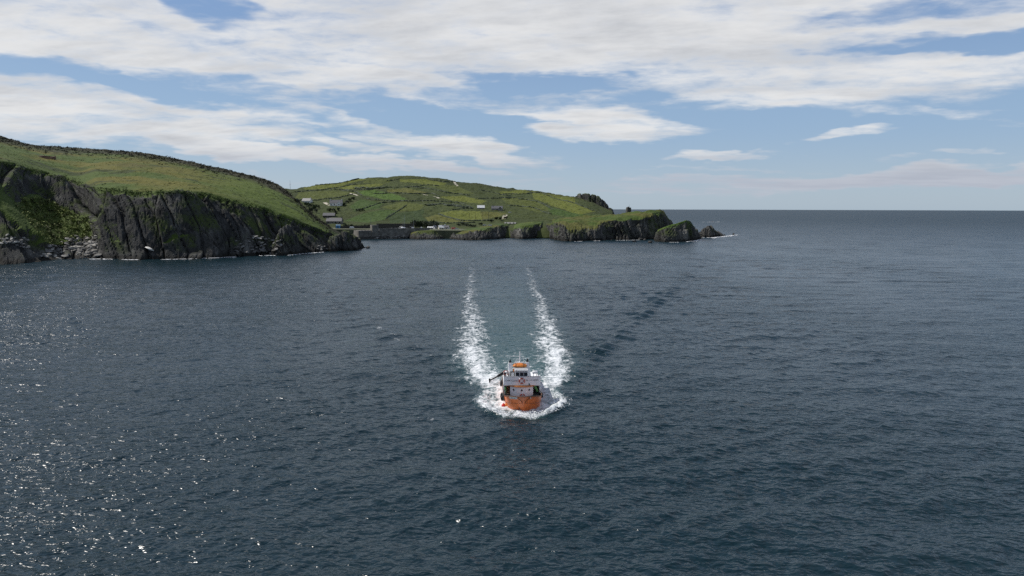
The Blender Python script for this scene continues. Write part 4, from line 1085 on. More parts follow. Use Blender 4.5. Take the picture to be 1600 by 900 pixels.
for i, (x, y, w, h, v) in enumerate([(455,246,34,22,0),(475,234,34,22,0),(497,222,30,20,0),(440,258,26,18,0)]):
    bush(440 + x/4.444, 260 + (y+10)/4.444, w/4.444, h/4.444, v, i + 2, 'dark bush in the line climbing right of the white house', 'bushes right of the white house')
for i, (x, y, w, h, v) in enumerate([(522,306,30,18,0),(545,304,34,20,0),(566,303,28,16,0)]):
    bush(440 + x/4.444, 260 + (y+8)/4.444, w/4.444, h/4.444, v, i, 'dark bush in the lone clump on the green slope', 'bushes on the green slope')
for i in range(13):
    bush(648 + i * 2.9 + rc.uniform(-.8, .8), 358, 9 + rc.random() * 4, 9.5 + rc.random() * 3.5, 0, i, 'dark tree in the dense belt behind the quay', 'trees behind the quay', Y=768 + rc.uniform(0, 10), cat='tree')
for i, (px, py, w, h) in enumerate([(723,353,9,6),(729,354,8,5),(735,355,7,5),(741,355,8,4),(716,353,7,4),(752,352,8,4),(775,343,8,4),(782,344,9,5),(768,347,8,4),(790,342,8,4)]):
    bush(px, py, w, h, 0, i, 'dark bush in the scrub above the low harbour cliffs', 'scrub above the harbour cliffs')
for i in range(9):
    bush(540 + i * 5 + rc.uniform(-1, 1), 356.5, 7, 4.5 + rc.random() * 2, 0, i, 'dark bush along the road wall behind the harbour', 'bushes along the harbour road', Y=778, cat='bush')

# ------------------------------------------------------------------ scrub that roughens the turf of the near headland
def scrub(name, n, spots, smin, smax, material):
    m_v, m_f = [], []
    rr = np.random.default_rng(4)
    cnt = 0
    for _ in range(n * 3):
        if cnt >= n: break
        px, py = spots(rr)
        q = hit(px, py)
        if q is None: continue
        cnt += 1
        s = rr.uniform(smin, smax)
        for j in range(7):
            c = np.array(q) + rr.normal(0, 1, 3) * np.array((s * .6, s * .6, s * .2)) + np.array((0, 0, s * .25))
            a = rr.normal(0, 1, 3); a /= np.linalg.norm(a); b = np.cross(a, rr.normal(0, 1, 3)); b /= np.linalg.norm(b)
            k = len(m_v); m_v += [tuple(c - a * s * .4), tuple(c + b * s * .3), tuple(c + a * s * .4), tuple(c - b * s * .3)]
            m_f.append((k, k + 1, k + 2, k + 3))
    me = bpy.data.meshes.new(name); me.from_pydata(m_v, [], m_f)
    o = link(name, me, material); tag(o, kind='stuff'); return o
RX = [0, 20, 55, 100, 200, 250, 300, 340, 380, 425, 440, 460, 480, 500, 520]
RY = [213, 218, 227, 229, 236, 243, 252, 262, 269, 284, 292, 308, 327, 342, 357]
TX = [0, 50, 108, 146, 212, 280, 320, 360, 394, 428, 458, 488, 511]; TY = [257, 268, 282, 297, 302, 302, 306, 317, 326, 337, 349, 358, 366]
def sp_ridge(r):
    px = r.uniform(-30, 515); py = np.interp(px, RX, RY) + abs(r.normal(0, 5)) + .3
    return px, py
def sp_edge(r):
    px = r.uniform(-30, 512); return px, np.interp(px, TX, TY) + r.normal(0, 2.2) - 1.0
def sp_all(r):
    px = r.uniform(-30, 515); a, b = np.interp(px, RX, RY), np.interp(px, TX, TY); return px, a + (b - a) * r.random()
def sp_cove(r):
    while True:
        x, y = r.uniform(18, 152), r.uniform(300, 388)
        j = r.normal(0, 3)
        if inpoly(np.array([x + j]), np.array([y + j]), [(22,318),(58,302),(88,318),(118,334),(146,346),(151,368),(122,376),(92,384),(70,378),(48,352)])[0]: return x, y
scrub('heather_scrub', 1500, sp_ridge, .6, 1.6, mat('heather', (0.03, 0.03, 0.014), .9, var=.4, scale=.3))
scrub('cliff_edge_grass', 1300, sp_edge, .4, 1.0, mat('edge_grass', (0.06, 0.095, 0.017), .9, var=.4, scale=.3))
scrub('turf_tussocks', 700, sp_all, .35, .8, mat('tussock', (0.075, 0.095, 0.02), .9, var=.4, scale=.2))
scrub('cove_bracken', 700, sp_cove, .8, 2.0, mat('bracken', (0.13, 0.155, 0.04), .9, var=.5, scale=.15))

# ------------------------------------------------------------------ boulders
ROCKP = mat('pale_boulder', (0.33, 0.315, 0.28), .85, var=.3, scale=.5, bump=.1)
ROCKG = mat('grey_boulder', (0.155, 0.15, 0.14), .85, var=.35, scale=.5, bump=.1)
ROCKD = mat('dark_boulder', (0.05, 0.047, 0.042), .85, var=.35, scale=.5, bump=.1)
BM = []
for s in range(7):
    bm = bmesh.new(); bmesh.ops.create_icosphere(bm, subdivisions=2 if s < 3 else 1, radius=1)
    rr = random.Random(40 + s)
    planes = [(Vector((rr.gauss(0,1), rr.gauss(0,1), rr.gauss(0,1))).normalized(), rr.uniform(.45, .85)) for _ in range(7)]
    for v in bm.verts:
        for n_, d_ in planes:
            e = v.co.dot(n_) - d_
            if e > 0: v.co -= n_ * e
        v.co *= rr.uniform(.94, 1.06)
    me = bpy.data.meshes.new('boulder'); bm.to_mesh(me); bm.free(); BM.append(me)
def boulder(px, py, s, m_, label, group, flat=.6, p=None):
    q = p or hit(px, py)
    if q is None: return
    me = rc.choice(BM)
    o = bpy.data.objects.new('boulder', me); COL.objects.link(o)
    if not me.materials: me.materials.append(ROCKG)
    o.material_slots[0].link = 'OBJECT'; o.material_slots[0].material = m_
    o.location = q + Vector((0, 0, s * .15)); o.scale = (s * rc.uniform(.8, 1.5), s * rc.uniform(.8, 1.2), s * flat * rc.uniform(.7, 1.2))
    o.rotation_euler = (rc.uniform(-.4, .4), rc.uniform(-.4, .4), rc.uniform(0, 6.3))
    tag(o, label, 'boulder', group)
for i in range(190):
    t = rc.random() ** .8; px = rc.uniform(60 + 30 * (1 - t) , 154); py = 369 + 34 * t + rc.uniform(-2, 2)
    if px < 95 and py < 384: continue
    sz, mm = rc.choice([.7, .9, 1.1, 1.5, 2.1]), rc.choice([ROCKP, ROCKP, ROCKG, ROCKG])
    nm = ('small ' if sz < 1 else 'large ' if sz > 1.2 else 'middling ') + ('pale' if mm is ROCKP else 'grey')
    spot = ('at the waterline' if py > 396 else 'at the top' if py < 382 else 'half-way down') + (' by the spur' if px < 105 else ' by the cliff' if px > 138 else ' mid-cove')
    boulder(px, py, sz, mm, nm + ' boulder ' + spot + ' in the cove scree', nm + ' scree boulders in the cove ' + spot)
for i in range(38):
    px = rc.uniform(-10, 46); boulder(px, 372 + px * .22 + rc.uniform(-7, 8), rc.choice([.8, 1.1, 1.5]), rc.choice([ROCKP, ROCKG]), 'pale boulder on the ledge left of the cove spur', 'boulders on the ledge')
for i in range(60):
    px = rc.uniform(368, 440); boulder(px, 378 + rc.uniform(-8, 19), rc.choice([.6, .9, 1.3, 1.8]), rc.choice([ROCKG, ROCKD, ROCKG]), 'fallen grey boulder at the cliff foot beside the rock pillar', 'boulders at the cliff foot')
for i, (px, py, s) in enumerate([(398,371,2.2),(404,373,1.8),(395,372.5,1.4),(409,380,1.7),(413,383,1.5)]):
    boulder(px, py, s, ROCKP, 'bright pale boulder in the pile left of the rock pillar', 'pale boulders at the cliff foot', .5)
boulder(234, 390, 3.0, mat('bleached_rock', (.62, .6, .55), .8), 'bleached white slab of rock low on the dark cliff', None, .4)
for i in range(14):
    px = rc.uniform(496, 513); boulder(px, rc.uniform(383, 391), rc.choice([.7, 1.0, 1.5]), rc.choice([ROCKP, ROCKG]), 'boulder wedged between the near cliff and the craggy knob', 'boulders beside the craggy knob')
for px, py, s in [(991,378,2.3),(1016,379.6,2.6),(1008,375.5,2.0),(1088,361,3.2),(1131,368.5,2.0),(575,388,1.6),(1146,366.5,1.6),(1113,346.2,2.2),(1001,374.6,2.4)]:
    p = sea(px, py); boulder(0, 0, s, ROCKD, 'small dark rock breaking the water off the rocky points', 'rocks awash off the points', .8, p=p + Vector((0, 0, .3)))
a, b = sea(560, 374.2), sea(706, 371.0)
for i in range(70):
    t = rc.uniform(.14, .55); q = a.lerp(b, t); q = q + Vector((0, -rc.uniform(.5, 4.5), 0)); q.z = rc.uniform(.2, 2.8)
    boulder(0, 0, rc.choice([.8, 1.0, 1.3]), rc.choice([ROCKG, ROCKG, ROCKP]), 'grey armour rock heaped at the foot of the pier', 'armour rocks along the pier', .7, p=q)
for px, py in [(647, 314.3), (649.5, 314), (652, 314.2), (660.5, 314.4)]:  # boulder shapes standing in for unidentified white spots
    boulder(px, py, .8, mat('bleached_rock', (.62, .6, .55), .8), 'small white lump in the hedge line mid-way up the far hill', 'white lumps on the far hill', .6)

# ------------------------------------------------------------------ surf round the rocks
def surf():
    V, Fc = [], []
    rr = random.Random(21)
    def blob(x, y, l, w, ang, z=.22):
        n = 9; k = len(V)
        for i in range(n):
            t = 2 * math.pi * i / n; r_ = rr.uniform(.55, 1.15)
            dx, dy = l * r_ * math.cos(t), w * r_ * math.sin(t)
            V.append((x + dx * math.cos(ang) - dy * math.sin(ang), y + dx * math.sin(ang) + dy * math.cos(ang), z + rr.uniform(-.06, .1)))
        V.append((x, y, z + .18)); c = k + n
        for i in range(n): Fc.append((k + i, k + (i + 1) % n, c))
    def line(pts, prob, size, out=1.5):
        for (p, q) in zip(pts[:-1], pts[1:]):
            p, q = sea(*p), sea(*q); L = (q - p).length; ang = math.atan2(q.y - p.y, q.x - p.x)
            n = int(L / (size * 1.1)) + 1
            for i in range(n):
                if fb(p.x * (1 - i / n) + q.x * i / n) > prob: continue
                c = p.lerp(q, (i + rr.random()) / n)
                blob(c.x + rr.uniform(-.4, .4), c.y - out * rr.uniform(-.2, 1.2), size * rr.uniform(.5, 1.4), size * rr.uniform(.18, .45), ang + rr.uniform(-.2, .2))
    def fb(x): return .5 + .5 * math.sin(x * .21 + 2 * math.sin(x * .083)) * rr.uniform(.5, 1)
    line([(-10,414),(45,412),(74,410),(92,408.3),(130,406),(153,405),(190,406),(225,406.4),(300,405),(345,403),(385,401),(420,399.5),(450,399.5),(478,396.5),(505,394.5),(528,393.6),(552,391.6),(570,388)], .55, 1.5)
    line([(1022,376.5),(1040,379),(1056,379),(1072,378.3),(1086,376.5)], .45, 1.6)
    line([(1083,376.5),(1094,374.5)], .98, 3.0, 4); line([(1084,377.5),(1096,375.5)], .9, 2.4, 3)
    line([(1094,371),(1110,371.8),(1122,370.4),(1134,368.8),(1152,367.2)], .95, 3.4, 3); line([(1112,372.4),(1128,370.4),(1150,368)], .8, 2.6, 2)
    line([(1049,367),(1058,361)], .7, 2)
    line([(1100,347.2),(1124,347)], .95, 6, 2)
    line([(886,378),(934,376.6),(1004,375.2)], .3, 1.3)
    me = bpy.data.meshes.new('surf_foam'); me.from_pydata(V, [], Fc)
    o = link('surf_foam', me, mat('white_surf', (.78, .79, .79), .9, var=.08, scale=1.0)); tag(o, kind='stuff')
surf()
# ------------------------------------------------------------------ the ferry
ORANGE = mat('orange_hull_paint', (0.74, 0.175, 0.038), 0.38, var=.14, scale=.7, coat=.25)
TRIM = mat('orange_trim_paint', (0.52, 0.20, 0.055), 0.45, var=.08)
DKRAIL = mat('brown_rail_paint', (0.11, 0.05, 0.025), 0.55, var=.2)
BWHITE = mat('white_boat_paint', (0.84, 0.84, 0.83), 0.42, var=.06, scale=.8)
GREYP = mat('grey_boat_paint', (0.36, 0.37, 0.38), 0.5, var=.08)
DECKM = mat('dark_deck', (0.05, 0.055, 0.05), 0.8, var=.2)
GREENT = mat('green_tarpaulin', (0.10, 0.30, 0.09), 0.7, var=.25, scale=2)
BLACKP = mat('black_paint', (0.012, 0.012, 0.013), 0.45, var=.2)
REDP = mat('red_orange_ring', (0.42, 0.075, 0.045), 0.55, var=.1)
REDB = mat('red_buoy', (0.55, 0.028, 0.02), 0.4, var=.06)
RAFT = mat('bright_orange_fabric', (0.72, 0.24, 0.045), 0.6, var=.15, scale=2)
PLATE = mat('name_plate', (0.62, 0.63, 0.63), 0.5, var=.06)
INK = mat('dark_lettering', (0.10, 0.10, 0.11), 0.6, var=.05)
GLB = mat('wheelhouse_glass', (0.02, 0.024, 0.03), 0.08, var=.1)

def zat(py, d): return at(817, py, STEM.y + d).z
BOATM = Matrix.Translation(STEM) @ Matrix.Rotation(BOAT_YAW, 4, 'Z')
BOATI = BOATM.inverted()
def loc_at(px, py, d):
    """picture point -> boat coordinates on the plane d metres behind the stem"""
    o = BOATI @ Vector((0, 0, CAM_H)); v = BOATI.to_3x3() @ ray(px, py)
    return o + v * ((d - o.y) / v.y)

def build_ferry():
    root = empty('passenger_ferry', STEM, BOAT_YAW, 'orange-hulled white passenger ferry ploughing towards the camera through its own foam', 'ferry')
    zr0, zk0 = zat(620.2, -.85), zat(630.3, -.3)
    ST = [[(0, .8, -1.2), (.02, 0, -.1), (.08, -.3, zk0), (.56, -.85, zr0)],
          [(.3, 1.2, -1.2), (.95, .45, -.1), (1.2, .0, zk0 * .95), (1.5, -.5, zr0 - .05)],
          [(.8, 2.0, -1.2), (1.85, 1.0, -.1), (2.05, .5, zk0 * .86), (2.25, .1, zr0 - .15)],
          [(1.4, 3.2, -1.2), (2.40, 1.9, -.1), (2.58, 1.4, zk0 * .77), (2.72, 1.0, zr0 - .32)],
          [(1.9, 5, -1.2), (2.70, 3.8, -.1), (2.83, 3.4, zk0 * .68), (2.93, 3.1, zr0 - .6)],
          [(2.2, 9, -1.2), (2.80, 8.5, -.1), (2.93, 8.3, zk0 * .6), (2.98, 8.2, zr0 - .85)],
          [(2.2, 14, -1.2), (2.80, 14, -.1), (2.93, 14, zk0 * .6), (2.97, 14, zr0 - .9)],
          [(1.9, 17.5, -1.2), (2.45, 17.5, -.1), (2.6, 17.6, zk0 * .62), (2.7, 17.8, zr0 - .85)]]
    # finer stations along the hull so that the bow rounds smoothly
    A = np.array(ST); n = A.shape[0]
    tt = np.linspace(0, n - 1, 36); B = np.zeros((len(tt), 4, 3))
    for i, t in enumerate(tt):
        k = min(int(t), n - 2); f = t - k
        p0, p1, p2, p3 = A[max(k-1, 0)], A[k], A[k+1], A[min(k+2, n-1)]
        B[i] = .5 * ((2*p1) + (-p0+p2)*f + (2*p0-5*p1+4*p2-p3)*f*f + (-p0+3*p1-3*p2+p3)*f**3)
    B[..., 0] = np.maximum(B[..., 0], 0)
    NS = len(tt)
    m = MB(); vs = []; fs = []
    for s in (-1, 1):
        for st in B:
            for lv in range(3):
                for q in range(4):
                    a = st[lv] + (st[lv+1] - st[lv]) * q / 4
                    vs.append((s * a[0], a[1], a[2]))
            vs.append((s * st[3][0], st[3][1], st[3][2]))
    LV = 13
    for s in range(2):
        o_ = s * NS * LV
        for i in range(NS - 1):
            for j in range(LV - 1): fs.append((o_+i*LV+j, o_+i*LV+j+1, o_+(i+1)*LV+j+1, o_+(i+1)*LV+j))
    for j in range(LV - 1): fs.append((j, j+1, NS*LV+j+1, NS*LV+j))
    e0, e1 = (NS-1)*LV, NS*LV + (NS-1)*LV
    for j in range(LV - 1): fs.append((e0+j, e0+j+1, e1+j+1, e1+j))
    hull = m.add(vs, fs).build('hull', ORANGE, root, smooth=False)
    hull.data.polygons.foreach_set('use_smooth', [True] * len(hull.data.polygons))
    hull.data.set_sharp_from_angle(angle=R(28))
    bv = BVHTree.FromPolygons([v.co for v in hull.data.vertices], [tuple(p.vertices) for p in hull.data.polygons])
    rim = [(-b[3][0], b[3][1], b[3][2] + .02) for b in B[::-1]] + [(b[3][0], b[3][1], b[3][2] + .02) for b in B]
    MB().tube(rim, .075, 6).build('bulwark_rail', DKRAIL, hull, smooth=True)
    for s in (-1, 1):
        MB().tube([(s * b[2][0] + s * .01, b[2][1], b[2][2]) for b in B], .028, 6).build('rubbing_strake', DKRAIL, hull, smooth=True)
    dk = [(max(.02, min(b[2][0], b[1][0] + .1) - .12), b[1][1] + .25) for b in B]
    MB().prism([(-x, y) for x, y in dk[::-1]] + dk, .86, 1.0).build('main_deck', DECKM, root)
    # bow pipes beside the stem plate
    for s in (-1, 1):
        MB().tube([(s*.95, -.78, zr0 - .12), (s*.5, -.62, zr0 - .6), (s*.18, -.42, zk0 + .1)], .035, 6).build('hawse_bar', DKRAIL, hull)
    def hh(px, py):
        o = BOATI @ Vector((0, 0, CAM_H)); v = (BOATI.to_3x3() @ ray(px, py)).normalized()
        h = bv.ray_cast(o, v, 300); return h[0], v
    # name plates on the bows, the writing too small to read
    for corners in ([(795.5,619.4),(808,620.6),(808.2,623.9),(796.2,622.6)], [(829.4,620.0),(839.4,617.9),(839.2,621.3),(829.0,623.2)]):
        P = [hh(*c) for c in corners]
        if any(p[0] is None for p in P): continue
        P = [p[0] - p[1] * .04 for p in P]
        nrm = (P[1] - P[0]).cross(P[3] - P[0]).normalized()
        if nrm.y > 0: nrm = -nrm
        P = [p + nrm * .05 for p in P]
        Q = [p - nrm * .10 for p in P]
        pl = MB().hex8([tuple(p) for p in Q] + [tuple(p) for p in P]).build('name_plate', PLATE, root)
        t = MB(); ux, uz = P[1] - P[0], P[3] - P[0]
        for i, (w, h) in enumerate([(.05,.5),(.06,.42),(.03,.5),(.05,.46),(.03,.5),(.07,.5),(.06,.5),(.03,.44),(.06,.5)]):
            a = P[0] + ux * (.10 + i * .092) + uz * (.72 - h * .9 * .5) + nrm * .012; b = a + ux * w; c = uz * -(.0)
            t.add([tuple(a), tuple(b), tuple(b + uz * h * .5), tuple(a + uz * h * .5)], [(0, 1, 2, 3)])
        t.build('plate_lettering', INK, pl)
    # anchor in its pocket on the left bow
    p, v = hh(811.6, 640.2)
    if p is not None:
        an = MB()
        p = p + Vector((-.05, -.12, 0))
        an.tube([p + Vector((0, 0, .42)), p + Vector((.02, -.02, -.12))], .06, 6).tube([p + Vector((-.24, 0, .08)), p + Vector((-.1, -.05, -.14)), p + Vector((.1, -.05, -.16)), p + Vector((.24, 0, .06))], .07, 6)
        an.torus(p + Vector((0, 0, .48)), (0, 1, 0), .08, .025, n=12, m=6)
        an.build('anchor', BLACKP, root)
    # ---- lower deckhouse
    zd = zat(604.6, 4.3)
    fr = [(-1.85, 4.95), (-.78, 4.3), (.62, 4.3), (1.72, 4.95)]
    dh = MB().prism(fr + [(1.72, 11.5), (-1.85, 11.5)], 1.004, zd).build('deckhouse', BWHITE, root)
    for (a, b, t) in ((fr[0], fr[1], .5), (fr[1], fr[2], .5), (fr[2], fr[3], .42)):
        a, b = Vector((*a, 0)), Vector((*b, 0)); c = a.lerp(b, t); n_ = Vector((b.y - a.y, -(b.x - a.x), 0)).normalized()
        c.z = zat(609.4, 4.5)
        q = MB().tube([c - n_ * .02, c + n_ * .03], .125, 14).build('porthole', GLB, dh)
        MB().torus(c + n_ * .02, n_, .15, .03, n=16, m=6).build('rim', GREYP, q)
    # overhanging orange ledge
    lg = [(-2.02, 4.75), (-.82, 4.0), (.66, 4.0), (1.95, 4.72)]
    MB().prism(lg + [(1.95, 5.2), (-2.02, 5.2)], zd + .002, zd + .20).build('ledge', TRIM, root, bevel=.03)
    # upper deck, its front and side bulwarks
    zw0, zw1 = zd + .21, zat(588.4, 4.55)
    MB().prism([(-2.88, 5.1), (2.88, 5.1), (2.88, 13.5), (-2.88, 13.5)], zd + .004, zd + .2).build('upper_deck', BWHITE, root)
    fw = MB().prism([(-2.88, 4.72), (-1.05, 4.5), (1.0, 4.5), (2.88, 4.72), (2.88, 4.84), (1.0, 4.62), (-1.05, 4.62), (-2.88, 4.84)], zw0, zw1).build('front_bulwark', BWHITE, root)
    for s in (-1, 1):
        x0, x1 = (-2.88, -2.78) if s < 0 else (2.78, 2.88)
        MB().box(x0, x1, 4.845, 6.3, zd + .21, zw1 - .12).build('side_bulwark', BWHITE, root)
        MB().box(x0 * 1.004, x1 * 1.004, 4.75, 5.05, 1.3, zd).build('side_post', BWHITE, root)
        sp_ = MB().box(x0, x1, 6.2, 13, 1.2, zd).build('side_plating', BWHITE, root)
        for k in range(4):
            MB().box(min(x0, x1) - .02, max(x0, x1) + .02, 7 + k * 1.4, 7.8 + k * 1.4, zd - 1.0, zd - .35).build('side_window', GLB, sp_)
        MB().box(min(x0,x1), max(x0,x1), 4.76, 6.19, zd - .16, zd).build('header', BWHITE, root)
    MB().tube([(-2.9, 4.7, zw1 + .03), (-1.05, 4.5, zw1 + .03), (1.0, 4.5, zw1 + .03), (2.9, 4.7, zw1 + .03)], .04, 6).build('capping', GREYP, fw)
    # small floodlight on the front wall
    MB().box(.98, 1.2, 4.2, 4.42, zat(601.5, 4.4), zat(599.0, 4.4), .07, .05).build('floodlight', BLACKP, fw)
    # lettering either side of the lifebuoy
    def text(body, x0, x1, z, dep, yaw):
        cu = bpy.data.curves.new('lettering', 'FONT'); cu.body = body; cu.size = .34; cu.extrude = .004; cu.align_x = 'LEFT'; cu.resolution_u = 2
        to = bpy.data.objects.new('tmp', cu); COL.objects.link(to)
        bpy.context.view_layer.update()
        me = bpy.data.meshes.new_from_object(to.evaluated_get(bpy.context.evaluated_depsgraph_get()))
        bpy.data.objects.remove(to)
        me.materials.clear()
        o = link('lettering', me, INK, fw)
        w = max(v.co.x for v in me.vertices) - min(v.co.x for v in me.vertices)
        k = (x1 - x0) / w
        o.scale = (k, .92, 1); o.location = (x0, dep, z); o.rotation_euler = (R(90), 0, yaw)
        return o
    zt = zat(595.6, 4.6)
    yw = math.atan2(-.22, 1.83)
    text('CAPE CLEAR', -2.68, -.72, zt - .02, 4.665 + .015 - .0, yw)
    text('ISLAND FERRY', .58, 2.52, zt + .06, 4.465, 0.0).rotation_euler = (R(90), 0, math.atan2(.22, 1.88) * .85)
    # ---- wheelhouse
    zwr = zat(579.6, 4.6)
    wh = MB().prism([(-1.12, 4.64), (.80, 4.64), (.82, 7.2), (-1.16, 7.2)], zd + .21, zwr).build('wheelhouse', BWHITE, root)
    MB().prism([(-1.22, 4.38), (.9, 4.38), (.9, 7.2), (-1.22, 7.2)], zwr + .003, zwr + .12).build('roof', GREYP, wh, bevel=.03)
    for cx in (-.74, -.08, .54):
        w = MB().box(cx - .25, cx + .25, 4.6, 4.66, zat(587.4, 4.6), zat(582.2, 4.6)).build('window', GLB, wh)
        fz0, fz1 = zat(587.4, 4.6), zat(582.2, 4.6)
        for (a, b, c, d) in ((cx-.29, cx-.25, fz0-.04, fz1+.04), (cx+.25, cx+.29, fz0-.04, fz1+.04), (cx-.25, cx+.25, fz1, fz1+.04), (cx-.25, cx+.25, fz0-.04, fz0)):
            MB().box(a, b, 4.575, 4.66, c, d).build('frame', GREYP, w)
    for x in (-1.0, .85):
        MB().ball((x, 4.35, zwr + .17), .1, 10, 6).build('deck_lamp', PAINTW, wh, smooth=True)
    # dark framed door beside the wheelhouse
    dz0, dz1 = zw1 - .1, zat(581.0, 5.2)
    dr = MB().box(-1.78, -1.22, 5.2, 5.26, zd + .3, dz1).build('wing_door', PAINTW, root)
    for (a, b) in ((-1.86, -1.74), (-1.26, -1.14)): MB().box(a, b, 5.14, 5.3, zd + .25, dz1 + .06).build('frame', BLACKP, dr)
    MB().box(-1.74, -1.26, 5.14, 5.3, dz1 - .06, dz1 + .06).build('frame', BLACKP, dr)
    # ---- two exhaust stacks with black caps, joined by a bar
    for s, xb, xt, w0, w1, py0 in ((-1, -1.92, -1.80, .33, .27, 566.4), (1, 1.25, .92, .36, .25, 565.2)):
        zt0 = zat(py0, 7.2); zb = zd + .21
        st = MB().hex8([(xb-w0, 6.3, zb), (xb+w0, 6.3, zb), (xb+w0, 7.7, zb), (xb-w0, 7.7, zb), (xt-w1, 6.9, zt0), (xt+w1, 6.9, zt0), (xt+w1, 7.6, zt0), (xt-w1, 7.6, zt0)]).build('exhaust_stack', BWHITE, root, bevel=.05)
        MB().box(xt - .22, xt + .22, 6.95, 7.5, zt0 + .002, zt0 + .24, .05, .06).build('stack_cap', BLACKP, st)
        MB().tube([(xt, 7.2, zt0 + .2), (xt + .02, 7.25, zt0 + .5)], [.12, .09], 8).build('exhaust_pipe', BLACKP, st)
    zb = zat(566.6, 8.5)
    MB().box(-1.0, .45, 8.35, 8.6, zb, zb + .12).build('mast_platform', BWHITE, root)
    mt = MB().tube([(-.22, 8.5, zwr), (-.22, 8.5, zat(558, 8.5)), (-.22, 8.5, zat(549, 8.5))], [.13, .09, .045], 8).build('mast', BWHITE, root)
    MB().tube([(-2.35, 8.45, zat(556.2, 8.5)), (-.1, 8.45, zat(556.6, 8.5))], .035, 6).build('radar_bar', BWHITE, mt)
    MB().tube([(-.75, 8.45, zat(561, 8.5)), (.4, 8.45, zat(561, 8.5))], .03, 6).build('aerial_spreader', BWHITE, mt)
    for x in (-.7, .35): MB().tube([(x, 8.45, zat(566, 8.5)), (x, 8.45, zat(560, 8.5))], .02, 5).build('aerial', BWHITE, mt)
    MB().tube([(-.1, 7.6, zwr + .1), (-.12, 7.6, zat(569.5, 7.6))], [.3, .16], 10).build('radar_pedestal', GREYP, root)
    MB().ball((.62, 7.9, zat(570.6, 7.9)), .22, 12, 8, (1, 1, .8)).build('radome', PAINTW, root, smooth=True)
    MB().box(.5, .85, 7.75, 8.1, zwr + .1, zat(572.0, 7.9)).build('radome_foot', BLACKP, root)
    # left lamp post and small gear among the stacks
    MB().tube([(-1.05, 8.2, zwr), (-1.05, 8.2, zat(567.5, 8.2))], .05, 6).build('lamp_post', GREYP, root)
    # low guard rails round the after part of the upper deck
    for s in (-1, 1):
        rl = MB()
        for k in range(6): rl.tube([(s*2.8, 6.6+k*1.15, zd+.2), (s*2.8, 6.6+k*1.15, zd+.62)], .02, 5)
        rl.tube([(s*2.8, 6.6, zd+.62), (s*2.8, 12.4, zd+.62)], .022, 6)
        rl.build('handrail', GREYP, root)
    # side passages: stairs on the left, green covers in both
    sr = MB()
    for x in (-2.42, -1.9): sr.hex8([(x-.03, 5.5, 1.0), (x+.03, 5.5, 1.0), (x+.03, 5.7, 1.0), (x-.03, 5.7, 1.0), (x-.03, 6.1, zd), (x+.03, 6.1, zd), (x+.03, 6.3, zd), (x-.03, 6.3, zd)])
    stairs = sr.build('stairs', DKRAIL, root)
    for k in range(6):
        z = 1.15 + k * (zd - 1.2) / 6
        MB().box(-2.39, -1.93, 5.5 + k*.09, 5.78 + k*.09, z, z + .05).build('step', TRIM, stairs)
    MB().prism([(-2.74, 5.35), (-2.58, 5.25), (-2.46, 5.4), (-2.5, 5.6), (-2.72, 5.6)], 1.1, zd - .22).build('green_cover', GREENT, root, bevel=.03)
    MB().hex8([(2.3,5.2,1.5),(2.6,5.15,1.5),(2.62,5.4,1.5),(2.32,5.4,1.5),(1.85,5.2,zd-.1),(2.2,5.15,zd-.1),(2.22,5.4,zd-.1),(1.87,5.4,zd-.1)]).build('green_cover', GREENT, root, bevel=.03)
    # ---- hydraulic crane folded out over the left side
    a, b = loc_at(787.5, 582.6, 6.0), loc_at(765.2, 594.4, 6.0)
    base = Vector((-2.62, 6.0, zd + .2))
    cr = MB().tube([base, (base.x, 6.0, a.z - .15)], [.2, .15], 10).build('crane', BLACKP, root)
    mid = a.lerp(b, .45)
    MB().tube([Vector((base.x, 6.0, a.z - .2)), a, mid], [.22, .22, .2], 8).build('inner_boom', BLACKP, cr)
    MB().tube([a + Vector((-.1, -.12, .26)), mid + Vector((.05, -.12, .22))], .07, 8).build('hydraulic_ram', BLACKP, cr)
    MB().tube([mid, b], [.14, .12], 8).build('outer_boom', BLACKP, cr)
    MB().tube([b + Vector((-.05, 0, .3)), b + Vector((0, 0, -.15)), b + Vector((.03, 0, -.45))], [.14, .13, .05], 6).build('boom_head', BLACKP, cr)
    # stern deck house rail and benches behind
    for k in range(3):
        bn = MB().box(-1.2, .8, 9.4 + k*1.2, 9.8 + k*1.2, zd + .6, zd + .66).build('bench_seat', TRIM, root)
        MB().box(-1.2, .8, 9.8 + k*1.2, 9.85 + k*1.2, zd + .66, zd + 1.1).build('bench_back', TRIM, bn)
    return root, hh, zd, zw1, zwr
FERRY, hh, ZD, ZW1, ZWR = build_ferry()
W = lambda p: BOATM @ Vector(p)

def lifebuoy(px, py, d, Rr, r_, tilt, label, n_=None):
    p = loc_at(px, py, d)
    root = empty('life_ring', W(p), BOAT_YAW, label, 'life ring', 'life rings on the ferry')
    root.rotation_euler = (tilt, 0, BOAT_YAW)
    ring = MB().torus((0, 0, 0), (0, 1, 0), Rr, r_, n=36, m=10).build('ring', REDP, root, smooth=True)
    for k in range(4):
        t = math.pi / 4 * (1 if n_ is None else n_) + k * math.pi / 2
        MB().torus((0, 0, 0), (0, 1, 0), Rr, r_ * 1.07, t - .17, t + .17, n=4, m=10).build('white_band', PAINTW, root, smooth=True)
    return root
lifebuoy(815.3, 595.0, 4.38, .40, .105, 0, 'red and white life ring in the middle of the white front wall', 0)
lifebuoy(816.2, 619.2, 4.05, .33, .09, 0, 'life ring half hidden behind the bow rail below the portholes')
lifebuoy(790.6, 582.6, 5.6, .36, .07, R(-10), 'red life ring on the left rail beside the crane')

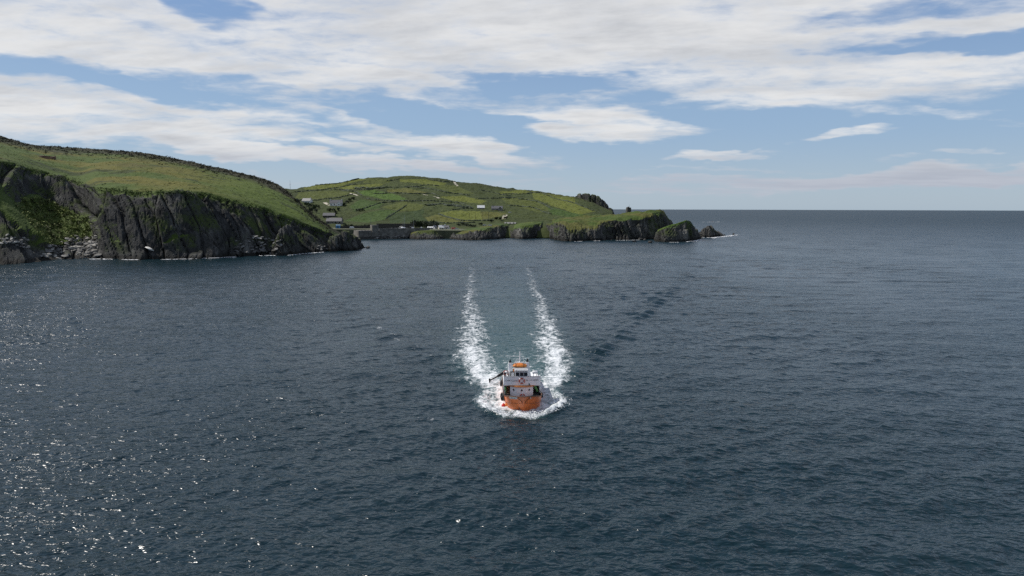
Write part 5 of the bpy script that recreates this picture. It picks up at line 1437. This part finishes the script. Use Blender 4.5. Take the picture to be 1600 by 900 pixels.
def raft():
    p = loc_at(814.0, 579.8, 6.4); z = ZWR + .13
    r = empty('rescue_raft', W((-.32, 6.7, z)), BOAT_YAW, 'bright orange rescue raft lashed on the wheelhouse roof', 'raft')
    MB().tube([(-.85, 0, .16), (-.7, -.18, .17), (0, -.25, .18), (.75, -.18, .17), (.9, 0, .16)], [.1, .15, .17, .15, .1], 10).build('tube', RAFT, r, smooth=True)
    MB().tube([(-.85, .3, .2), (0, .42, .24), (.9, .3, .2)], [.12, .2, .12], 10).build('tube', RAFT, r, smooth=True)
    MB().box(-.6, .55, -.1, .45, .2, .45, .2, .15).build('canopy', RAFT, r, bevel=.06)
    for x in (-.55, .5): MB().tube([(x, -.45, .05), (x, -.4, .36), (x, .1, .5), (x, .6, .3)], .03, 6).build('lashing', DKRAIL, r)
raft()
for o in COL.objects:
    if o.name.startswith('rescue_raft'): o.scale = (1.2, 1.1, 1.35)
def canister(x, label):
    r = empty('raft_canister', W((x, 6.4, ZD + .2)), BOAT_YAW, label, 'life raft', 'raft canisters on the upper deck')
    z = ZW1 - ZD + .05
    MB().tube([(-.42, 0, z), (-.36, 0, z), (.36, 0, z), (.42, 0, z)], [.18, .25, .25, .18], 14).build('shell', PAINTW, r, smooth=True)
    MB().tube([(-.02, 0, z), (.02, 0, z)], .262, 14).build('seam_band', GREYP, r)
    for s in (-.25, .25): MB().box(s - .03, s + .03, -.2, .2, 0, z - .16).build('cradle', GREYP, r)
canister(-2.25, 'white raft canister behind the left half of the front wall'); canister(2.1, 'white raft canister behind the right half of the front wall')

def tyre(px, py, d, Rr, r_, axis, label):
    p = loc_at(px, py, d)
    r = empty('tyre_fender', W(p), BOAT_YAW, label, 'fender', 'black fenders on the ferry')
    MB().torus((0, 0, 0), axis, Rr, r_, n=22, m=10).build('tyre', RUBBER, r, smooth=True)
    MB().tube([(0, 0, Rr), (0, .05, Rr + .7)], .025, 5).build('rope', GREYP, r)
tyre(846.4, 617.0, 3.6, .33, .13, (1, .25, .1), 'black tyre fender hung alone on the right shoulder of the hull')
tyre(783.0, 599.0, 5.6, .38, .13, (1, -.15, 0), 'black tyre fender hung high beside the left end of the white wall')
tyre(784.0, 618.2, 3.4, .34, .15, (1, -.3, 0), 'upper black tyre in the fender bunch on the left shoulder')
tyre(785.2, 621.8, 2.8, .32, .15, (1, -.5, 0), 'lower black tyre in the fender bunch on the left shoulder')
p = loc_at(788.4, 620.2, 2.4)
r = empty('bundle_fender', W(p), BOAT_YAW, 'fat black rubber fender hung inside the tyre bunch at left', 'fender', 'black fenders on the ferry')
MB().tube([(0, 0, -.58), (0, 0, -.5), (0, 0, .45), (0, 0, .55)], [.2, .3, .3, .18], 14).build('roll', RUBBER, r, smooth=True)
for k in range(5): MB().torus((0, 0, -.4 + k * .2), (0, 0, 1), .3, .03, n=16, m=6).build('rib', RUBBER, r, smooth=True)
MB().tube([(0, 0, .5), (.1, .1, 1.0)], .03, 5).build('rope', GREYP, r)
for px, py, d, rad, mm, lab in ((786.6, 633.6, 2.0, .30, REDB, 'round red buoy fender hung low on the left bow'), (791.2, 632.2, 2.0, .26, RAFT, 'orange buoy fender tucked beside the red one on the left bow')):
    p = loc_at(px, py, d)
    q = empty('buoy_fender', W(p), BOAT_YAW, lab, 'buoy')
    MB().ball((0, 0, 0), rad, 18, 12, (1, 1, 1.08)).build('float', mm, q, smooth=True)
    MB().tube([(0, 0, rad * .95), (0, 0, rad * 1.3)], [.09, .06], 8).build('eye', mm, q)
    MB().tube([(0, 0, rad * 1.2), (.15, .15, rad + .75)], .02, 5).build('rope', GREYP, q)

# ------------------------------------------------------------------ spray thrown up by the bow wave
def spray():
    rr = random.Random(9); V, Fc = [], []
    for i in range(1500):
        y = rr.uniform(-3.4, 9.0) if rr.random() < .75 else rr.uniform(-3.6, -.5)
        hw = float(np.interp(y, [-4.6, -3, -1, 1.5, 4, 7, 11], [0.4, 3.6, 5.6, 7.2, 7.9, 7.7, 7.0]))
        s = rr.choice((-1, 1)); x = s * (hw - 1.5 + rr.gauss(0, .55))
        if y < -1.5: x = rr.uniform(-1, 1) * hw * .9
        k = max(0.0, 1 - max(0, y) / 10)
        z = .22 + abs(rr.gauss(0, .28 if y > 0 else .1)) * k
        q = BOATM @ Vector((x, y, z)); r_ = rr.uniform(.015, .075) * (1.3 if z < .5 else .8)
        a = Vector((rr.gauss(0, 1), rr.gauss(0, 1), rr.gauss(0, 1))).normalized(); b = a.orthogonal().normalized(); c = a.cross(b)
        n = len(V); V += [tuple(q + a * r_ * 1.6), tuple(q + b * r_), tuple(q - b * r_ * .6 + c * r_), tuple(q - b * r_ * .5 - c * r_ - a * r_ * .6)]
        Fc += [(n, n+1, n+2), (n, n+2, n+3), (n, n+3, n+1), (n+1, n+3, n+2)]
    me = bpy.data.meshes.new('bow_spray'); me.from_pydata(V, [], Fc)
    o = link('bow_spray', me, mat('white_surf', (.78, .79, .79), .9)); tag(o, kind='stuff')
spray()
